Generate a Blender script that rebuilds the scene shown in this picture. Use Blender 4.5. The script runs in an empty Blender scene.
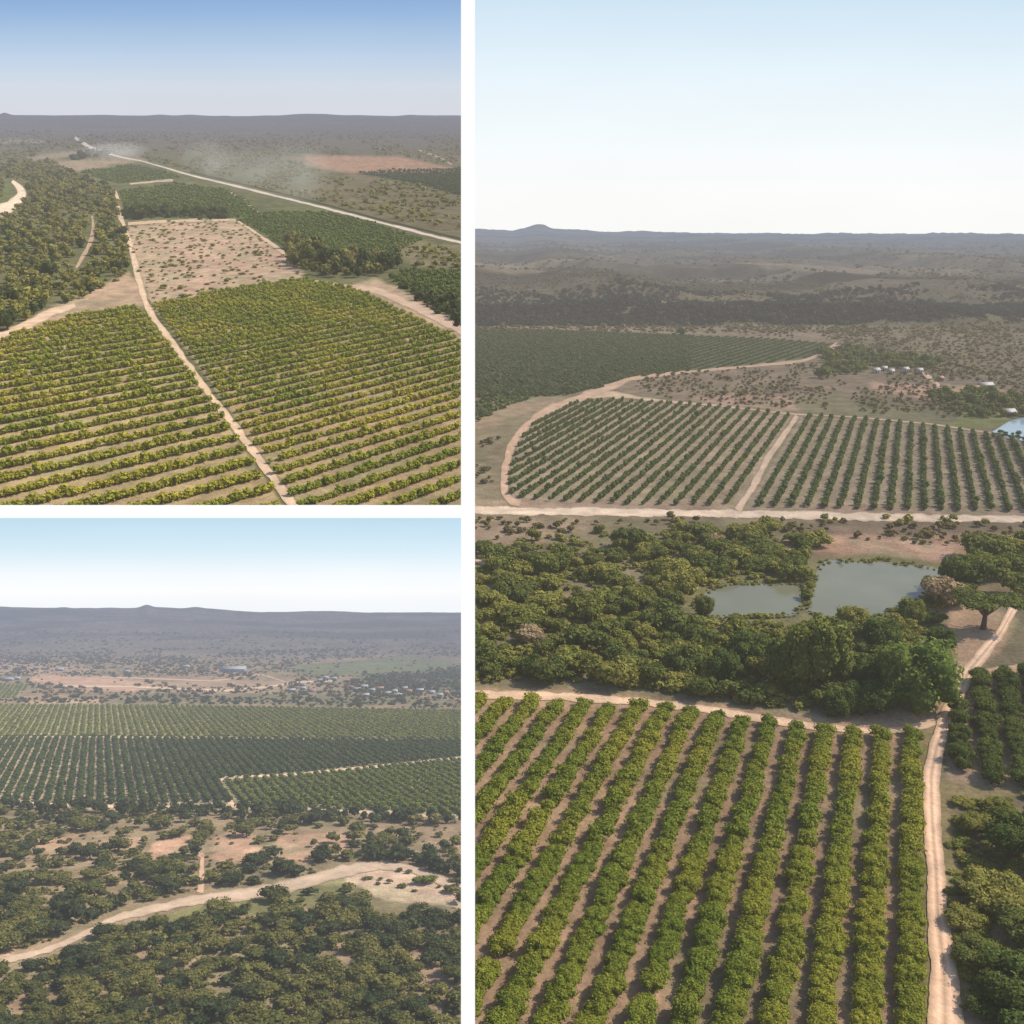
import bpy, bmesh, math, random
import numpy as np
from mathutils import Matrix, Vector, noise as mnoise
random.seed(7); RNG = np.random.default_rng(7)
SC = bpy.context.scene
COL = SC.collection
F = 1000.0            # focal length in pixels of a 1024 picture
H0 = 106.0            # flying height in metres, the same in each tableau
CAM = Vector((0, 0, H0))

# ------------------------------------------------------------------ the three tableaux
A_R = math.atan((512 - 228) / F)
FW = Vector((0, math.cos(A_R), -math.sin(A_R))); UP = Vector((0, math.sin(A_R), math.cos(A_R)))

class Tableau:
    def __init__(s, name, yh, scale, clip):
        s.name = name; s.a = math.atan((512 - yh) / F); s.s = scale; s.clip = clip; s.yh = yh
        s.ca, s.sa = math.cos(s.a), math.sin(s.a)
        Y = s.ca * FW + s.sa * UP; Z = -s.sa * FW + s.ca * UP; X = Vector((1, 0, 0))
        O = CAM - Z * (H0 * scale)
        s.M = Matrix(((X.x*scale, Y.x*scale, Z.x*scale, O.x), (X.y*scale, Y.y*scale, Z.y*scale, O.y),
                      (X.z*scale, Y.z*scale, Z.z*scale, O.z), (0, 0, 0, 1)))
        s.H = lambda X, Y: np.zeros_like(X)
    def g(s, px, py, z=0.0):                    # picture point -> ground point (metres)
        px = np.asarray(px, float); py = np.asarray(py, float)
        dx = (px - 512) / F; dy = (512 - py) / F
        Yl = s.ca + dy * s.sa; Zl = -s.sa + dy * s.ca
        t = (z - H0) / Zl
        return dx * t, Yl * t
    def depth(s, X, Y, Z=0.0): return Y * s.ca - (Z - H0) * s.sa
    def p(s, X, Y, Z=0.0):
        zc = s.depth(X, Y, Z); yc = Y * s.sa + (Z - H0) * s.ca
        return 512 + F * X / zc, 512 - F * yc / zc
    def mpp(s, px, py):                         # metres per pixel at a ground point
        X, Y = s.g(px, py); return s.depth(X, Y) / F
    def plane_x(s, px):                         # cutting plane through the camera: (point, normal) local, normal points to +x side
        dx = (px - 512) / F
        # camera space normal (1,0,-dx) in (right,up,fwd): local = X*1 + fwd*(-dx)
        return Vector((0, 0, H0)), Vector((1, -dx * s.ca, dx * s.sa))
    def plane_y(s, py):                         # normal points up in picture
        dy = (512 - py) / F
        # n = up - dy*fwd ; fwd local = (0,ca,-sa), up local = (0,sa,ca)
        return Vector((0, 0, H0)), Vector((0, s.sa - dy * s.ca, s.ca + dy * s.sa))

R = Tableau('right', 228, 1.0, dict(x0=475))
T = Tableau('top', 109, 1.3, dict(x1=461, y1=505))
B = Tableau('bottom', 605, 0.08, dict(x1=461, y0=518))

# ------------------------------------------------------------------ numpy noise
def _h(ix, iy, sd):
    n = (ix.astype(np.int64) * 374761393 + iy.astype(np.int64) * 668265263 + sd * 974634777) & 0x7fffffff
    n = ((n ^ (n >> 13)) * 1274126177) & 0x7fffffff
    return ((n ^ (n >> 16)) & 0xffff) / 65535.0
def vnoise(x, y, sd=0):
    x = np.asarray(x, float); y = np.asarray(y, float)
    ix = np.floor(x); iy = np.floor(y); fx = x - ix; fy = y - iy
    fx = fx*fx*(3-2*fx); fy = fy*fy*(3-2*fy)
    a = _h(ix, iy, sd); b = _h(ix+1, iy, sd); c = _h(ix, iy+1, sd); d = _h(ix+1, iy+1, sd)
    return (a*(1-fx)+b*fx)*(1-fy) + (c*(1-fx)+d*fx)*fy
def fbm(x, y, sd=0, o=4):
    r = 0; amp = .5; tot = 0
    for i in range(o):
        r = r + amp * vnoise(x * 2**i, y * 2**i, sd + i * 17); tot += amp; amp *= .5
    return r / tot
def sstep(a, b, x):
    t = np.clip((x - a) / (b - a), 0, 1); return t*t*(3-2*t)
def inpoly(x, y, poly):
    x = np.asarray(x, float); y = np.asarray(y, float)
    ins = np.zeros(x.shape, bool); n = len(poly)
    for i in range(n):
        x1, y1 = poly[i]; x2, y2 = poly[(i+1) % n]
        if y1 == y2: continue
        c = ((y1 > y) != (y2 > y)) & (x < (x2-x1)*(y-y1)/(y2-y1)+x1)
        ins ^= c
    return ins
def sdist(x, y, poly):                          # signed distance, positive inside
    d = np.full(x.shape, 1e9); n = len(poly)
    for i in range(n):
        x1, y1 = poly[i]; x2, y2 = poly[(i+1) % n]
        vx, vy = x2-x1, y2-y1; L = vx*vx+vy*vy + 1e-9
        t = np.clip(((x-x1)*vx+(y-y1)*vy)/L, 0, 1)
        d = np.minimum(d, np.hypot(x-x1-t*vx, y-y1-t*vy))
    return np.where(inpoly(x, y, poly), d, -d)

# ------------------------------------------------------------------ relief
def HR(X, Y):
    base = 1120 + 60*(fbm(X/170, Y*0+3, 5, 3)-.5) * 2
    hv = .55+.9*fbm(X/110, Y*0+8, 71, 4)
    h = 15*hv*sstep(base, base+50, Y) + 9*(fbm(X/90, Y*0+5, 72, 4)*1.6)*sstep(base+150+60*fbm(X/60, Y*0, 73), base+215, Y)
    h = h + 7*(fbm(X/60, Y/60, 8)-.5)*sstep(1080, 1200, Y)
    h = h + sstep(1300, 6800, Y)*54
    h = h + 9*(fbm(X/420, Y/300, 11, 4)-.5)*2*sstep(1300, 1900, Y)
    h = h + 14*sstep(.45, .62, fbm(X/330, Y/150, 75, 4))*sstep(1300, 1450, Y)*sstep(3600, 2400, Y)
    h = h + 15*np.exp(-((X+120)/130)**2-((Y-1750)/180)**2) + 10*np.exp(-((X+10)/90)**2-((Y-1600)/90)**2)
    def px(v): return (v-512)/F
    r = 0.0
    for cx, w, a in ((540, 9, 24), (547, 28, 10), (845, 16, 20), (850, 60, 6), (1010, 12, 36), (1005, 35, 9)):
        q = X/np.maximum(Y, 1) * 1.0 / 1.0
        r = r + a*np.exp(-((q - px(cx)*.965)/(w/F))**2)
    h = h + (r + 18 - 78*sstep(-.04, .52, q))*sstep(6000, 7000, Y)
    return h
def HT(X, Y):
    h = sstep(3800, 8200, Y)*60 + 10*(fbm(X/500, Y/400, 21)-.5)*2*sstep(3500, 6000, Y)
    q = X/np.maximum(Y, 1); r = 0.
    for cx, w, a in ((160, 10, 14), (190, 12, 13), (226, 8, 8), (310, 26, 12), (350, 26, 6), (410, 10, 10), (5, 5, 26)):
        r = r + a*np.exp(-((q-(cx-512)/F*.93)/(w/F))**2)
    return h + r*sstep(7400, 8200, Y)
def HB(X, Y):
    h = sstep(2050, 3250, Y)*84 + 9*(fbm(X/200, Y/110, 31)-.5)*2*sstep(2000, 2400, Y)
    q = X/np.maximum(Y, 1); r = 0.
    for cx, w, a in ((148, 6, 8), (155, 14, 3), (197, 9, 5), (66, 6, 3), (330, 40, 2)):
        r = r + a*np.exp(-((q-(cx-512)/F)/(w/F))**2)
    h = h + (r - 22*sstep(-.5, -.05, q) + 16)*sstep(2700, 3200, Y)
    h = h - 7*np.exp(-((q-(262-512)/F)/.05)**2)*sstep(2500, 3000, Y)*(1-sstep(2950, 3200, Y))
    return h
R.H, T.H, B.H = HR, HT, HB

# ------------------------------------------------------------------ materials
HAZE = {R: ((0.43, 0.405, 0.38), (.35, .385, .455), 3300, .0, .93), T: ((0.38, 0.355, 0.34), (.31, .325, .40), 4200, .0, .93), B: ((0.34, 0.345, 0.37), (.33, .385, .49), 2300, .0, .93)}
def nodes(m): m.use_nodes = True; m.node_tree.nodes.clear(); return m.node_tree.nodes, m.node_tree.links
def haze_out(nt, shader, tab):  # aerial haze painted in: emission mixed over each surface, growing with distance
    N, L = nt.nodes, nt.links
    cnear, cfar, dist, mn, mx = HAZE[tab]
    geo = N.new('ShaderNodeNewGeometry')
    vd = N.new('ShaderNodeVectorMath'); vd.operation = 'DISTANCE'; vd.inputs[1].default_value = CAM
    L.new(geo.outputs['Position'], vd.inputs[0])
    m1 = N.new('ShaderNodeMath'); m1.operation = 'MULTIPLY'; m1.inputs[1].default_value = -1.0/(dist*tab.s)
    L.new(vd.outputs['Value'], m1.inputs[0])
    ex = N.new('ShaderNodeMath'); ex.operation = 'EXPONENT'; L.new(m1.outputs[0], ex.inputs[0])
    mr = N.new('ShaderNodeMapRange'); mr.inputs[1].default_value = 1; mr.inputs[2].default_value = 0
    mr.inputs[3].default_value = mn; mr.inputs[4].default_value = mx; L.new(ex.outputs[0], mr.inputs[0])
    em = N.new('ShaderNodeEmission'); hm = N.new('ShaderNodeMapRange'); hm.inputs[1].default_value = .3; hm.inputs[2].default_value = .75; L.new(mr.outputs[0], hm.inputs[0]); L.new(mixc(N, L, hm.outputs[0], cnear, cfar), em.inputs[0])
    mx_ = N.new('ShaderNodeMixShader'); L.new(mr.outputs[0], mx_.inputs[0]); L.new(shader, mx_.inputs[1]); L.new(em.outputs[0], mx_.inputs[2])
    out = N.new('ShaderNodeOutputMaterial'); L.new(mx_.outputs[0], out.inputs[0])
def mixc(N, L, fac, a, b, mode='MIX'):
    m = N.new('ShaderNodeMix'); m.data_type = 'RGBA'; m.blend_type = mode
    for sock, v in ((m.inputs[0], fac), (m.inputs[6], a), (m.inputs[7], b)):
        if isinstance(v, (int, float)): sock.default_value = v
        elif isinstance(v, tuple): sock.default_value = (*v, 1)
        else: L.new(v, sock)
    return m.outputs[2]
def noise_node(N, L, scale, detail=3, coord=None, rough=.55):
    n = N.new('ShaderNodeTexNoise'); n.inputs['Scale'].default_value = scale; n.inputs['Detail'].default_value = detail
    n.inputs['Roughness'].default_value = rough
    if coord: L.new(coord, n.inputs['Vector'])
    return n.outputs['Fac']
def ramp(N, L, fac, stops):
    r = N.new('ShaderNodeValToRGB'); e = r.color_ramp.elements
    e[0].position, e[0].color = stops[0][0], (*stops[0][1], 1)
    e[1].position, e[1].color = stops[-1][0], (*stops[-1][1], 1)
    for p_, c in stops[1:-1]:
        q = e.new(p_); q.color = (*c, 1)
    L.new(fac, r.inputs[0]); return r.outputs[0]

def foliage(name, tab, ca, cb, patch=None, patch_scale=.02, patch_lo=.55, translucent=.35, size=1.0, spread=.5, gain=2.05):
    G_ = (gain*1.12, gain, gain*.8); ca = tuple(x*g for x, g in zip(ca, G_)); cb = tuple(x*g for x, g in zip(cb, G_)); patch = tuple(x*g for x, g in zip(patch, G_)) if patch else None
    m = bpy.data.materials.new(name); N, L = nodes(m)
    oi = N.new('ShaderNodeObjectInfo'); at = N.new('ShaderNodeAttribute'); at.attribute_name = 'rnd'
    ad = N.new('ShaderNodeMath'); ad.operation = 'ADD'; L.new(oi.outputs['Random'], ad.inputs[0]); L.new(at.outputs['Fac'], ad.inputs[1])
    fr = N.new('ShaderNodeMath'); fr.operation = 'FRACT'; L.new(ad.outputs[0], fr.inputs[0])
    geo = N.new('ShaderNodeNewGeometry')
    n1 = noise_node(N, L, .9/tab.s/size, 2, geo.outputs['Position'])
    mm = N.new('ShaderNodeMath'); mm.operation = 'MULTIPLY_ADD'; mm.inputs[1].default_value = 1.5; mm.inputs[2].default_value = -.6
    L.new(n1, mm.inputs[0])
    sm = N.new('ShaderNodeMath'); sm.operation = 'MULTIPLY_ADD'; sm.inputs[1].default_value = spread; sm.use_clamp = True
    L.new(fr.outputs[0], sm.inputs[0]); L.new(mm.outputs[0], sm.inputs[2])
    c = mixc(N, L, sm.outputs[0], ca, cb)
    if patch:
        n2 = noise_node(N, L, patch_scale/tab.s, 4, geo.outputs['Position'])
        mr = N.new('ShaderNodeMapRange'); mr.inputs[1].default_value = patch_lo-.1; mr.inputs[2].default_value = patch_lo+.16; mr.inputs[4].default_value = .85
        L.new(n2, mr.inputs[0]); c = mixc(N, L, mr.outputs[0], c, patch)
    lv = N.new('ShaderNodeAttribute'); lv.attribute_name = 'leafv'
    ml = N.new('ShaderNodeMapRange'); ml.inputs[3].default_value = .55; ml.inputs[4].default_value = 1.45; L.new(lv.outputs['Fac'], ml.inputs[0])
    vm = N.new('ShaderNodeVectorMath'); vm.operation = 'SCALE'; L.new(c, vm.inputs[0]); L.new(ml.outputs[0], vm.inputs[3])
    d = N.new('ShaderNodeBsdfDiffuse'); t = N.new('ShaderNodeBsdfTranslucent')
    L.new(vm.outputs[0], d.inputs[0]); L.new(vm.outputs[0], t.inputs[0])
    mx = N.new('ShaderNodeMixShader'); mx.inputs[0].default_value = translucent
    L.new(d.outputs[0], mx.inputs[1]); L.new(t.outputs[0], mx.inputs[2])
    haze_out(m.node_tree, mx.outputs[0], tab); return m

def ground_mat(name, tab, attr='Col', fine=1.0, contrast=.5):
    m = bpy.data.materials.new(name); N, L = nodes(m)
    at = N.new('ShaderNodeAttribute'); at.attribute_name = attr
    geo = N.new('ShaderNodeNewGeometry'); pos = geo.outputs['Position']
    n1 = noise_node(N, L, .9*fine/tab.s, 5, pos, .65); n2 = noise_node(N, L, .12*fine/tab.s, 4, pos, .6); n3 = noise_node(N, L, .018*fine/tab.s, 4, pos)
    def fac(n, lo, hi):
        mr = N.new('ShaderNodeMapRange'); mr.inputs[1].default_value = .3; mr.inputs[2].default_value = .7
        mr.inputs[3].default_value = lo; mr.inputs[4].default_value = hi; L.new(n, mr.inputs[0]); return mr.outputs[0]
    v = N.new('ShaderNodeMath'); v.operation = 'MULTIPLY'; L.new(fac(n1, 1-.45*contrast, 1+.45*contrast), v.inputs[0]); L.new(fac(n2, 1-.4*contrast, 1+.4*contrast), v.inputs[1])
    v2 = N.new('ShaderNodeMath'); v2.operation = 'MULTIPLY'; L.new(v.outputs[0], v2.inputs[0]); L.new(fac(n3, 1-.2*contrast, 1+.2*contrast), v2.inputs[1])
    vm = N.new('ShaderNodeVectorMath'); vm.operation = 'SCALE'; L.new(at.outputs['Color'], vm.inputs[0]); gn = N.new('ShaderNodeMath'); gn.operation = 'MULTIPLY'; gn.inputs[1].default_value = 1.42; L.new(v2.outputs[0], gn.inputs[0]); L.new(gn.outputs[0], vm.inputs[3])
    b = N.new('ShaderNodeBsdfDiffuse'); b.inputs['Roughness'].default_value = 1; L.new(vm.outputs[0], b.inputs[0])
    bp = N.new('ShaderNodeBump'); bp.inputs['Strength'].default_value = .5; bp.inputs['Distance'].default_value = .5*tab.s
    L.new(n1, bp.inputs['Height']); L.new(bp.outputs[0], b.inputs['Normal'])
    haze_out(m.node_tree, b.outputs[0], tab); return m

def plain(name, tab, col, rough=.8, var=.15, scale=1.0):
    m = bpy.data.materials.new(name); N, L = nodes(m)
    geo = N.new('ShaderNodeNewGeometry'); n = noise_node(N, L, scale/tab.s, 3, geo.outputs['Position'])
    c = mixc(N, L, n, tuple(x*(1-var) for x in col), tuple(min(1, x*(1+var)) for x in col))
    b = N.new('ShaderNodeBsdfPrincipled'); b.inputs['Roughness'].default_value = rough; b.inputs['Specular IOR Level'].default_value = .25
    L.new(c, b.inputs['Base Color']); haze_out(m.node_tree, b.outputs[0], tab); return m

def water(name, tab, col):
    m = bpy.data.materials.new(name); N, L = nodes(m)
    geo = N.new('ShaderNodeNewGeometry'); n = noise_node(N, L, .05/tab.s, 3, geo.outputs['Position'])
    c = mixc(N, L, n, tuple(x*.75 for x in col), tuple(x*1.2 for x in col))
    b = N.new('ShaderNodeBsdfPrincipled'); b.inputs['Roughness'].default_value = .12; b.inputs['IOR'].default_value = 1.33
    L.new(c, b.inputs['Base Color'])
    n2 = noise_node(N, L, .8/tab.s, 3, geo.outputs['Position']); bp = N.new('ShaderNodeBump'); bp.inputs['Strength'].default_value = .12; bp.inputs['Distance'].default_value = .1*tab.s
    L.new(n2, bp.inputs['Height']); L.new(bp.outputs[0], b.inputs['Normal'])
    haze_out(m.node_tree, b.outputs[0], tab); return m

# ------------------------------------------------------------------ object helpers
def mesh_from(name, V, Fc, mats, midx=None, attrs=None, smooth=False):
    me = bpy.data.meshes.new(name); V = np.asarray(V, np.float32)
    if isinstance(Fc, np.ndarray):
        nf, k = Fc.shape; tot = np.full(nf, k, np.int32); flat = Fc.astype(np.int32).ravel()
    else:
        tot = np.array([len(f) for f in Fc], np.int32); flat = np.array([i for f in Fc for i in f], np.int32)
    me.vertices.add(len(V)); me.vertices.foreach_set('co', V.ravel())
    me.loops.add(len(flat)); me.loops.foreach_set('vertex_index', flat)
    st = np.concatenate(([0], np.cumsum(tot)[:-1])).astype(np.int32)
    me.polygons.add(len(tot)); me.polygons.foreach_set('loop_start', st)
    if midx is not None: me.polygons.foreach_set('material_index', np.asarray(midx, np.int32))
    if smooth: me.polygons.foreach_set('use_smooth', np.ones(len(tot), bool))
    me.update(calc_edges=True); me.validate()
    for m in (mats if isinstance(mats, (list, tuple)) else [mats]): me.materials.append(m)
    for k, v in (attrs or {}).items():
        if v.ndim == 1:
            a = me.attributes.new(k, 'FLOAT', 'POINT'); a.data.foreach_set('value', v.astype(np.float32))
        else:
            a = me.attributes.new(k, 'FLOAT_COLOR', 'POINT')
            a.data.foreach_set('color', np.concatenate((v, np.ones((len(v), 1))), 1).astype(np.float32).ravel())
    return me
def tag(o, label=None, cat=None, group=None, kind=None):
    if label: o['label'] = label
    if cat: o['category'] = cat
    if group: o['group'] = group
    if kind: o['kind'] = kind
    return o
def link(name, me, mat4=None, parent=None):
    o = bpy.data.objects.new(name, me); COL.objects.link(o)
    if parent: o.parent = parent
    if mat4 is not None: o.matrix_world = mat4
    return o
def planes(tab):
    out = []
    c = tab.clip
    if 'x0' in c: p, n = tab.plane_x(c['x0']); out.append((p, -n))     # remove the side the normal points to
    if 'x1' in c: p, n = tab.plane_x(c['x1']); out.append((p, n))
    if 'y1' in c: p, n = tab.plane_y(c['y1']); out.append((p, -n))
    if 'y0' in c: p, n = tab.plane_y(c['y0']); out.append((p, n))
    return out
def trim_mesh(me, tab, local=Matrix()):
    """trim a mesh exactly at the borders of its tableau; local = mesh -> tableau coordinates"""
    inv = local.inverted(); nm = local.to_3x3().transposed()
    bm = None
    co = np.empty(len(me.vertices)*3, np.float32); me.vertices.foreach_get('co', co); co = co.reshape(-1, 3)
    for p, n in planes(tab):
        pl = inv @ p; nl = (nm @ n).normalized()
        d = (co - np.array(pl)) @ np.array(nl)
        if d.max() <= 0: continue
        if bm is None: bm = bmesh.new(); bm.from_mesh(me)
        bmesh.ops.bisect_plane(bm, geom=bm.verts[:]+bm.edges[:]+bm.faces[:], plane_co=pl, plane_no=nl, clear_outer=True, dist=1e-6)
    if bm: bm.to_mesh(me); bm.free(); me.update(); return True
    return False

# ------------------------------------------------------------------ plant templates (unit = metres when scale 1: half width 1, height 1..2)
def ico(sub):
    bm = bmesh.new(); bmesh.ops.create_icosphere(bm, subdivisions=sub, radius=1)
    V = np.array([v.co for v in bm.verts]); Fc = np.array([[v.index for v in f.verts] for f in bm.faces]); bm.free(); return V, Fc
def make_crown(seed, nlobe, nleaf, leaf, sub=2, flat=.8, zc=.85, spread=.55, rl=.5, core=.82, ragged=.35, droop=0.0):
    """crown inside a roughly unit radius, made of leafy lobes. Quads for leaves (stored as 4-gons), core triangles"""
    r = np.random.default_rng(seed)
    lob = []
    for i in range(nlobe):
        a = r.uniform(0, 2*math.pi); q = math.sqrt(r.uniform(0, 1))*spread if nlobe > 1 else 0
        z = zc + r.uniform(-.35, .4)*flat*(1-q*.5)
        lob.append((q*math.cos(a), q*math.sin(a), z, rl*r.uniform(.75, 1.15) if nlobe > 1 else rl))
    V, Fs, mv = [], [], []
    base = 0
    iv, iF = ico(sub)
    for (x, y, z, s) in lob:
        nz = np.array([mnoise.noise(Vector(v)*1.7+Vector((seed*3.1+x*9, y*7, z*5))) for v in iv])
        P = iv*(s*core*(1+ragged*nz))[:, None]; P[:, 2] *= flat; P += (x, y, z); P[:, 2] = np.maximum(P[:, 2], .02)
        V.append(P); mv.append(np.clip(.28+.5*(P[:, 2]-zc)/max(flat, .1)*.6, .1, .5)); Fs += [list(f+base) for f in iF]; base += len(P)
    per = r.choice(len(lob), nleaf, p=np.array([l[3]**2 for l in lob])/sum(l[3]**2 for l in lob))
    d = r.normal(size=(nleaf, 3)); d /= np.linalg.norm(d, axis=1)[:, None]; d[:, 2] = np.where(d[:, 2] < -.5, -d[:, 2], d[:, 2])
    Lb = np.array(lob)[per]
    rad = Lb[:, 3]*(core+ (1.18-core)*r.uniform(0, 1, nleaf)**.8)
    C = Lb[:, :3] + d*rad[:, None]*np.array((1, 1, flat)); C[:, 2] = np.maximum(C[:, 2], .04)
    nrm = d + r.normal(size=(nleaf, 3))*.55 + np.array((0, 0, .25)); nrm /= np.linalg.norm(nrm, axis=1)[:, None]
    t = np.cross(nrm, r.normal(size=(nleaf, 3))); t /= np.linalg.norm(t, axis=1)[:, None]; b = np.cross(nrm, t)
    sz = leaf*r.uniform(.6, 1.4, nleaf)
    lv = np.clip(.55 + .28*r.normal(size=nleaf) + .25*(C[:, 2]-zc)/max(flat, .2), 0, 1)  # lighter tops over a darker core: crown shading painted into the leaf tone
    Q = np.stack([C - t*sz[:, None]*.5, C - b*sz[:, None]*.42 , C + t*sz[:, None]*.7 - nrm*sz[:, None]*droop, C + b*sz[:, None]*.42], 1).reshape(-1, 3)
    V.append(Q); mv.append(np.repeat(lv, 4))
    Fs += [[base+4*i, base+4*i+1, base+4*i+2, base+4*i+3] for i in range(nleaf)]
    return np.concatenate(V), Fs, np.concatenate(mv)
def tube(P, Rr, n=7):
    V, Fs = [], []
    for k, (p, rr) in enumerate(zip(P, Rr)):
        for i in range(n):
            a = 2*math.pi*i/n; V.append((p[0]+rr*math.cos(a), p[1]+rr*math.sin(a), p[2]))
    for k in range(len(P)-1):
        for i in range(n):
            j = (i+1) % n; Fs.append([k*n+i, k*n+j, (k+1)*n+j, (k+1)*n+i])
    return V, Fs
def make_trunk(seed, h, r0, limbs=4, reach=.45):
    r = random.Random(seed); V, Fs = [], []
    def add(P, Rr):
        v, f = tube(P, Rr); b = len(V); V.extend(v); Fs.extend([[i+b for i in q] for q in f])
    add([(0, 0, -.05), (0.01, 0, h*.3), (.03, .02, h*.6), (.0, .03, h)], [r0*1.3, r0, r0*.8, r0*.4])
    for k in range(limbs):
        a = 2*math.pi*k/limbs + r.uniform(-.4, .4); q = reach*r.uniform(.7, 1.1)
        add([(0, 0, h*.45), (q*.45*math.cos(a), q*.45*math.sin(a), h*.75), (q*math.cos(a), q*math.sin(a), h*1.15)], [r0*.6, r0*.45, r0*.15])
    return np.array(V), Fs
def quad_tri_split(Fs):
    tri = np.array([f for f in Fs if len(f) == 3], int).reshape(-1, 3); qd = np.array([f for f in Fs if len(f) == 4], int).reshape(-1, 4)
    return tri, qd
def merged(name, tab, temps, pts, mat, label, cat=None, group=None, kind='stuff'):
    """one object out of many small plants nobody could count. pts: x,y,z,sx,sy,sz,rot,rnd"""
    if len(pts) == 0: return None
    pts = np.asarray(pts, float); VV, TT, QQ, RR, LL = [], [], [], [], []; base = 0
    which = RNG.integers(0, len(temps), len(pts))
    for ti, (V, Fs, lv) in enumerate(temps):
        sel = pts[which == ti]
        if len(sel) == 0: continue
        tri, qd = quad_tri_split(Fs)
        c, s = np.cos(sel[:, 6])[:, None], np.sin(sel[:, 6])[:, None]
        x = (V[None, :, 0]*c - V[None, :, 1]*s)*sel[:, 3:4] + sel[:, 0:1]
        y = (V[None, :, 0]*s + V[None, :, 1]*c)*sel[:, 4:5] + sel[:, 1:2]
        z = V[None, :, 2]*sel[:, 5:6] + sel[:, 2:3]
        n = len(V); off = base + np.arange(len(sel))*n
        VV.append(np.stack([x, y, z], 2).reshape(-1, 3))
        TT.append((tri[None]+off[:, None, None]).reshape(-1, 3)); QQ.append((qd[None]+off[:, None, None]).reshape(-1, 4))
        RR.append(np.repeat(sel[:, 7], n)); LL.append(np.tile(lv, len(sel))); base += n*len(sel)
    V = np.concatenate(VV); Tt = np.concatenate(TT); Q = np.concatenate(QQ); rn = np.concatenate(RR); lv = np.concatenate(LL)
    px, py = tab.p(V[:, 0], V[:, 1], V[:, 2]); c = tab.clip
    out = np.zeros(len(V), bool)
    if 'x0' in c: out |= px < c['x0']
    if 'x1' in c: out |= px > c['x1']
    if 'y1' in c: out |= py > c['y1']
    if 'y0' in c: out |= py < c['y0']
    Tt = Tt[~out[Tt].all(1)]; Q = Q[~out[Q].all(1)]
    T2 = np.concatenate([Tt, Q[:, [0, 1, 2]], Q[:, [0, 2, 3]]])
    used = np.zeros(len(V), bool); used[T2.ravel()] = True
    mp = np.cumsum(used)-1; V = V[used]; T2 = mp[T2]
    me = mesh_from(name, V, T2, mat, attrs={'rnd': rn[used], 'leafv': lv[used]})
    trim_mesh(me, tab)
    o = link(name, me, tab.M); tag(o, label, cat, group, kind); return o

TEMP = {}
TEMP['orchard_hi'] = [make_crown(10+i, 10, 1000, .115, 2, .8, .7, .62, .45, ragged=.5) for i in range(5)]
TEMP['orchard_mid'] = [make_crown(20+i, 8, 420, .17, 1, .8, .7, .6, .47, ragged=.5) for i in range(4)]
TEMP['orchard_lo'] = [make_crown(30+i, 3, 60, .42, 1, .95, .85, .4, .66) for i in range(4)]
TEMP['orchard_xlo'] = [make_crown(40+i, 1, 16, .7, 1, .9, .7, 0, .9, ragged=.6) for i in range(4)]
TEMP['wood_hi'] = [make_crown(50+i, 13, 900, .15, 2, .75, .72, .72, .42, ragged=.5) for i in range(6)]
TEMP['wood_mid'] = [make_crown(60+i, 10, 480, .16, 1, .75, .7, .6, .5, ragged=.5) for i in range(6)]
TEMP['wood_lo'] = [make_crown(70+i, 4, 70, .4, 1, .8, .8, .45, .62, ragged=.6) for i in range(5)]
TEMP['wood_xlo'] = [make_crown(80+i, 1, 14, .7, 1, .8, .6, 0, .9, ragged=.7) for i in range(5)]
TEMP['wood_xhi'] = [make_crown(150+i, 26, 3000, .085, 2, .75, .72, .78, .33, ragged=.6) for i in range(3)]
TEMP['tall_hi'] = [make_crown(160+i, 30, 3200, .085, 2, 1.25, .85, .68, .34, ragged=.6) for i in range(3)]
TEMP['umbrella'] = [make_crown(91, 16, 2600, .085, 2, .32, 1.35, .78, .34)]
TEMP['bamboo'] = [make_crown(94, 26, 4200, .1, 2, 1.5, .95, .66, .32, droop=.9, ragged=.8)]

MESH = {}
def shared(kind, i, mat):
    k = (kind, i, mat.name)
    if k not in MESH:
        V, Fs, lv = TEMP[kind][i]; MESH[k] = mesh_from(kind.split('_')[0]+'_crown', V, Fs, mat, attrs={'leafv': lv})
    return MESH[k]
TRUNK = {}
def trunk_mesh(key, mat, h, r0, limbs=4, reach=.45):
    k = (key, mat.name)
    if k not in TRUNK:
        V, Fs = make_trunk(sum(map(ord, key[0])) % 97, h, r0, limbs, reach); TRUNK[k] = mesh_from('trunk', V, Fs, mat)
    return TRUNK[k]
WHOLE = {}
def whole(kind, i, mat, tmat):                 # crown and trunk in one mesh, for plants too small to show parts
    k = (kind, i, mat.name)
    if k not in WHOLE:
        V, Fs, lv = TEMP[kind][i]; V2, F2 = make_trunk(i, .7, .06, 3, .3)
        WHOLE[k] = mesh_from('small_tree', np.concatenate([V, V2]), list(Fs)+[[q+len(V) for q in f] for f in F2], [mat, tmat],
                             midx=[0]*len(Fs)+[1]*len(F2), attrs={'leafv': np.concatenate([lv, np.full(len(V2), .5)])})
    return WHOLE[k]
def straddles(tab, x, y, z, r, ht):
    for p, n in planes(tab):
        nn = n.normalized()
        if max((Vector((x, y, z))-p).dot(nn), (Vector((x, y, z+ht))-p).dot(nn)) > -r*1.25: return True
    return False
def hidden(tab, x, y, z, r, ht):
    for p, n in planes(tab):
        nn = n.normalized()
        if min((Vector((x, y, z))-p).dot(nn), (Vector((x, y, z+ht))-p).dot(nn)) > r*.9: return True
    return False
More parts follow.
